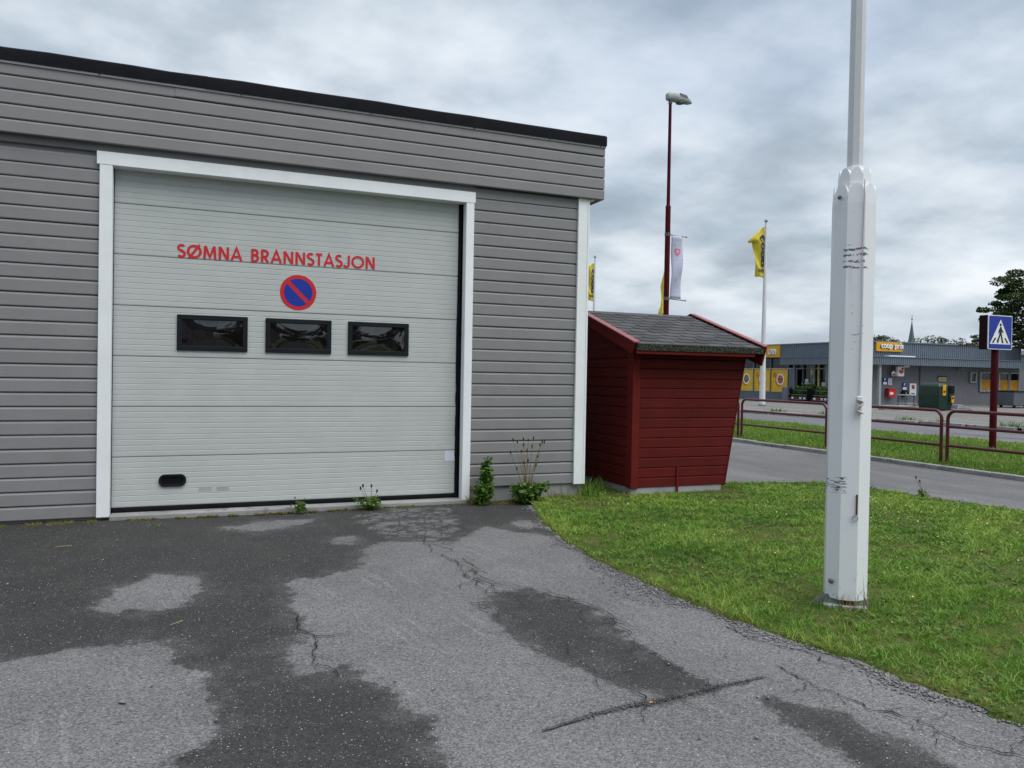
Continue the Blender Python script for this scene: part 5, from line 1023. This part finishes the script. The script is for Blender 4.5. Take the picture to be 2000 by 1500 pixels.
# building beyond, spire and trees
o = thing('annex_building', (54, 37, 0.1), 'pale flat-roofed annex beyond the right end of the shop', 'building'); part('wall', MB().box(49.3, 60, 36, 46, 0.1, 3.5), M['coopwall'], o); part('roof', MB().box(49.2, 60.2, 35.8, 46.2, 3.502, 3.8), M['galv'], o)
CX, CY = 171.0, 146.9
o = thing('church_tower', (CX, CY, 0), 'slender dark church spire far behind the shop roof', 'church'); part('tower', MB().box(CX-2.2, CX+2.2, CY-2.2, CY+2.2, 0, 8.0), M['trim'], o); part('spire', MB().lathe([(2.6, 7.9), (1.7, 9.2), (1.05, 11.0), (0.72, 12.4), (0.45, 14.2), (0.08, 17.0)], (CX, CY, 0), 8), M['spire'], o)
part('finial', MB().lathe([(0.05, 16.9), (0.06, 17.4), (0.22, 17.6), (0.06, 17.8), (0.04, 18.8)], (CX, CY, 0), 8), M['blackvinyl'], o)
def tree(x, y, label, th, blobs, n, size, mat, seed, group=None, trunk_r=0.2):
    o = thing('tree', (x, y, 0), label, 'tree', group); g = random.Random(seed); mb = MB(); mb.tube([(x, y, 0), (x+0.1, y, th*0.5), (x, y+0.1, th)], [trunk_r, trunk_r*0.8, trunk_r*0.5], 8)
    part('trunk', mb, M['bark'], o, True)
    for (bx, by, bz, r) in blobs: part('limb', MB().tube([(x, y, th*0.75), ((x+bx)/2+g.uniform(-.2, .2), (y+by)/2, (th+bz)/2), (bx, by, bz)], [trunk_r*0.5, trunk_r*0.3, trunk_r*0.08], 6), M['bark'], o, True)
    tot = sum(b[3]**2 for b in blobs); L = []
    for i, (bx, by, bz, r) in enumerate(blobs):
        k = max(4, int(7*(r/1.0)**1.2)); m = int(n*r*r/tot)
        for j in range(k):
            a, c = g.uniform(0, 6.28), g.uniform(-0.8, 1); q = r*g.uniform(0.35, 0.95); s = math.sqrt(max(0, 1-c*c)); rr = r*g.uniform(0.22, 0.42)
            L.append(leafball(max(6, m//k), (bx+q*s*math.cos(a), by+q*s*math.sin(a), bz+q*c*0.75), (rr*1.3, rr*1.3, rr*0.55), size, seed*91+i*13+j, 0.3))
    leafpart('crown', L, mat, o); return o
tree(49.9, 33.0, 'tall dense dark green tree at the right edge beyond the crossing sign', 3.2, [(47.1, 33.5, 7.3, 1.35), (48.6, 33.1, 8.1, 1.6), (49.0, 33.3, 6.2, 2.0), (46.6, 34.0, 5.9, 1.0), (50.9, 32.6, 7.2, 2.0), (48.6, 33.4, 4.6, 1.3), (50.4, 33.0, 4.3, 1.8)], 26000, 0.105, M['treeleaf'], 5, None, 0.25)
for k, (x, y, h, r, lab) in enumerate(((60.6, 56.6, 6.3, 1.6, 'sparse tree behind the left end of the coop prix sign'), (62.2, 55.9, 5.9, 1.3, 'small tree between the coop prix sign and the church spire'), (66.0, 54.4, 5.7, 1.4, 'low tree just right of the church spire'), (67.3, 53.8, 6.0, 1.6, 'bushy tree behind the middle of the shop roof'), (70.4, 52.6, 5.9, 1.2, 'thin tree left of the crossing sign above the roof'), (56.9, 58.2, 5.2, 1.0, 'tree tip showing left of the white flagpole above the shop roof'), (73.2, 51.3, 6.1, 2.1, 'leafy tree behind the crossing sign above the roof'))):
    tree(x, y, lab, h-1.2, [(x, y, h-r*0.45, r), (x+0.9, y-0.4, h-r*0.8, r*0.8), (x-0.9, y+0.4, h-r*0.8, r*0.8), (x, y, h-r*1.9, r)], 1900, 0.13, M['fartree'], 20+k, 'trees behind the shop')

# ------------------------------------------------------------------ plants by the wall, tufts, litter
def weed(name, x, y, label, cat, stems, hgt, spread, leaves, lsize, seed, heads=0, head_h=(0.4, 0.8), mat='weedleaf'):
    o = thing(name, (x, y, 0), label, cat); g = random.Random(seed); L = []; G2 = np.random.default_rng(seed); pts = []
    for k in range(stems):
        a = g.uniform(0, 6.28); b = g.uniform(0.1, 1)*spread; h = hgt*g.uniform(0.55, 1.0); ln = [(x+0.015*math.cos(a), y+0.015*math.sin(a), 0.0), (x+b*0.5*math.cos(a), y+b*0.4*math.sin(a), h*0.6), (x+b*math.cos(a), y+b*0.7*math.sin(a), h)]
        part('stem', MB().tube(ln, [0.005, 0.004, 0.002], 5), M['stalk'], o, True)
        for j in range(leaves):
            t = g.uniform(0.12, 1.0); q = np.array(ln[0])*(1-t)+np.array(ln[2])*t; pts.append(q+G2.normal(0, 0.028, 3)*np.array((1, 1, 0.6)))
    pts = np.array(pts); pts[:, 2] = np.maximum(pts[:, 2], 0.015); L.append(leaf_quads(pts, G2.uniform(0.6, 1.3, len(pts))*lsize, G2, 0.35)); leafpart('leaves', L, M[mat], o)
    for k in range(heads):
        a = g.uniform(-0.5, 3.64); b = g.uniform(0.05, 1)*spread*1.05; h = g.uniform(*head_h); p0 = (x+g.uniform(-.03, .03), y+g.uniform(-.02, .02), 0.05); p1 = (x+b*math.cos(a), y-abs(b*math.sin(a))*0.4, h)
        st_ = part('flower_stalk', MB().tube([p0, ((p0[0]*0.6+p1[0]*0.4), (p0[1]*0.6+p1[1]*0.4), h*0.5), p1], [0.0045, 0.0035, 0.0025], 5), M['twig'] if k % 3 else M['stalk'], o, True)
        part('seed_head', MB().lathe([(0.003, -0.02), (0.010, -0.008), (0.011, 0.008), (0.003, 0.024)], p1, 6), M['seed'], st_, True)
    return o
# ground points under the plants
gx, gy = 3.19, 8.74; weed('leafy_weed', gx, gy, 'tall leafy green weed growing right beside the garage door', 'weed', 9, 0.58, 0.075, 90, 0.036, 3)
for k in range(1): weed('leafy_weed', 3.15, 8.70, 'low bushy weed at the foot of the garage door casing', 'weed', 16, 0.25, 0.15, 46, 0.036, 4)
weed('plantain_clump', 3.72, 8.66, 'weed clump with thin brown-headed stalks in front of the wall', 'weed', 34, 0.26, 0.25, 34, 0.042, 8, 20, (0.42, 0.80))
q = (1.036, 8.775); weed('small_weed', q[0], q[1], 'small weed sprouting below the middle of the garage door', 'weed', 7, 0.14, 0.09, 14, 0.028, 12)
q = (1.80, 8.76); weed('small_weed', q[0], q[1], 'spreading weed with a long stalk below the right part of the garage door', 'weed', 14, 0.15, 0.19, 18, 0.030, 13, 4, (0.15, 0.30))
q = G(308, 1030); weed('small_weed', q[0], q[1], 'tiny green shoot alone on the asphalt below the door handle', 'weed', 2, 0.05, 0.05, 4, 0.02, 14)
q = G(1802, 972); weed('dandelion', q[0], q[1], 'dandelion with two seed heads at the path edge behind the flagpole', 'weed', 5, 0.10, 0.15, 10, 0.035, 15, 2, (0.22, 0.30))
def tuft(x, y, n, h, r, label, seed, mat='drygrass', w=0.0035):
    c = [(x+r*math.cos(t), y+r*math.sin(t)) for t in np.linspace(0, 6.28, 13)[:-1]]; V, F, t = blades(n, c, h*0.5, h, w, 0.0, None, seed, 0.55); m = fast_mesh('blades', V-np.array((x, y, 0)), F, 3, t); m.materials.append(M[mat])
    o = thing('grass_tuft', (x, y, 0), label, 'grass'); b = link(bpy.data.objects.new('blades', m), o); b['kind'] = 'stuff'; return o
tuft(4.09, 3.93, 46, 0.52, 0.10, 'tall dry grass stalks at the foot of the white flagpole', 31); tuft(4.30, 3.94, 160, 0.22, 0.16, 'short green grass tuft around the right foot of the flagpole', 32, 'grass', 0.004)
tuft(3.98, 4.06, 60, 0.2, 0.10, 'grass tuft at the left foot of the flagpole', 33, 'grass', 0.004)
tuft(3.06, 8.79, 120, 0.10, 0.07, 'withered straw tuft at the bottom of the right door casing', 34)
tuft(4.66, 8.80, 170, 0.22, 0.16, 'long grass below the white corner board', 35, 'grass', 0.005); tuft(4.25, 8.80, 160, 0.15, 0.3, 'dry grass along the foundation beside the corner board', 36)
tuft(4.98, 9.45, 200, 0.13, 0.26, 'shaded grass in the gap between the fire station and the shed', 37, 'grass', 0.006)
tuft(6.75, 8.74, 200, 0.05, 0.35, 'worn yellow grass in front of the shed plinth', 38)
q = G(124, 1069); solo('straw', MB().tube([(q[0]-0.06, q[1], 0.008), (q[0]+0.06, q[1]+0.01, 0.010)], 0.004, 5), M['twig'], (q[0], q[1], 0), 'pale straw lying on the dark asphalt below the left wall', 'straw')
q = G(345, 1219); solo('straw', MB().tube([(q[0]-0.035, q[1]-0.03, 0.008), (q[0]+0.035, q[1]+0.03, 0.010)], 0.003, 5), M['twig'], (q[0], q[1], 0), 'thin pale straw on the dark asphalt between the two dry patches', 'straw')
q = G(240, 1372); V, F = pebbles(np.array([q]), np.array([0.022])); mb = MB().add([tuple(v) for v in V], [tuple(f) for f in F]); solo('stone', mb, M['pebble'], (q[0], q[1], 0), 'grey stone on the pale dry asphalt at lower left', 'stone')
q = G(1272, 1377); solo('leaf', MB().add([(q[0]-0.012, q[1], 0.012), (q[0], q[1]-0.007, 0.016), (q[0]+0.012, q[1]+0.003, 0.012), (q[0], q[1]+0.008, 0.018)], [(0, 1, 2, 3)]), M['posterorange'], (q[0], q[1], 0), 'small orange leaf lying in the broken asphalt seam', 'leaf')

# ------------------------------------------------------------------ unseen house and trees, added behind the camera for the door windows to reflect
o = thing('house', (-3.5, -22, 0), 'unseen mauve-grey house added behind the camera for the left door window to reflect', 'house')
M['mauve'] = painted('mauve_grey_boards', (0.34, 0.29, 0.32), 0.6, 0.08)
part('wall', MB().box(-12.5, 1.1, -32, -22, -0.04, 5.2), M['mauve'], o); part('roof', MB().prism([(-32.6, 5.2), (-27, 8.4), (-21.4, 5.2)], 'x', -13, 1.5), M['felt'], o)
for x in (-6.0, -3.2, -1.1): part('window', MB().box(x, x+1.0, -21.99, -21.93, 1.6, 3.0), M['shopglass'], o)
for k, (x, y, h, lab) in enumerate(((3.6, -19.5, 7.5, 'unseen dense tree added behind the camera to darken the reflection in the middle door window'), (8.6, -18.5, 8.2, 'unseen dense tree added behind the camera to darken the reflection in the right door window'))):
    tree(x, y, lab, 2.2, [(x, y, 2.6, 2.3), (x-1.2, y, 4.4, 1.9), (x+1.2, y+0.4, 4.6, 2.0), (x, y, h-1.8, 1.8), (x, y+0.6, 1.2, 2.2)], 9000, 0.20, M['treeleaf'], 60+k, 'trees added for the window reflections')
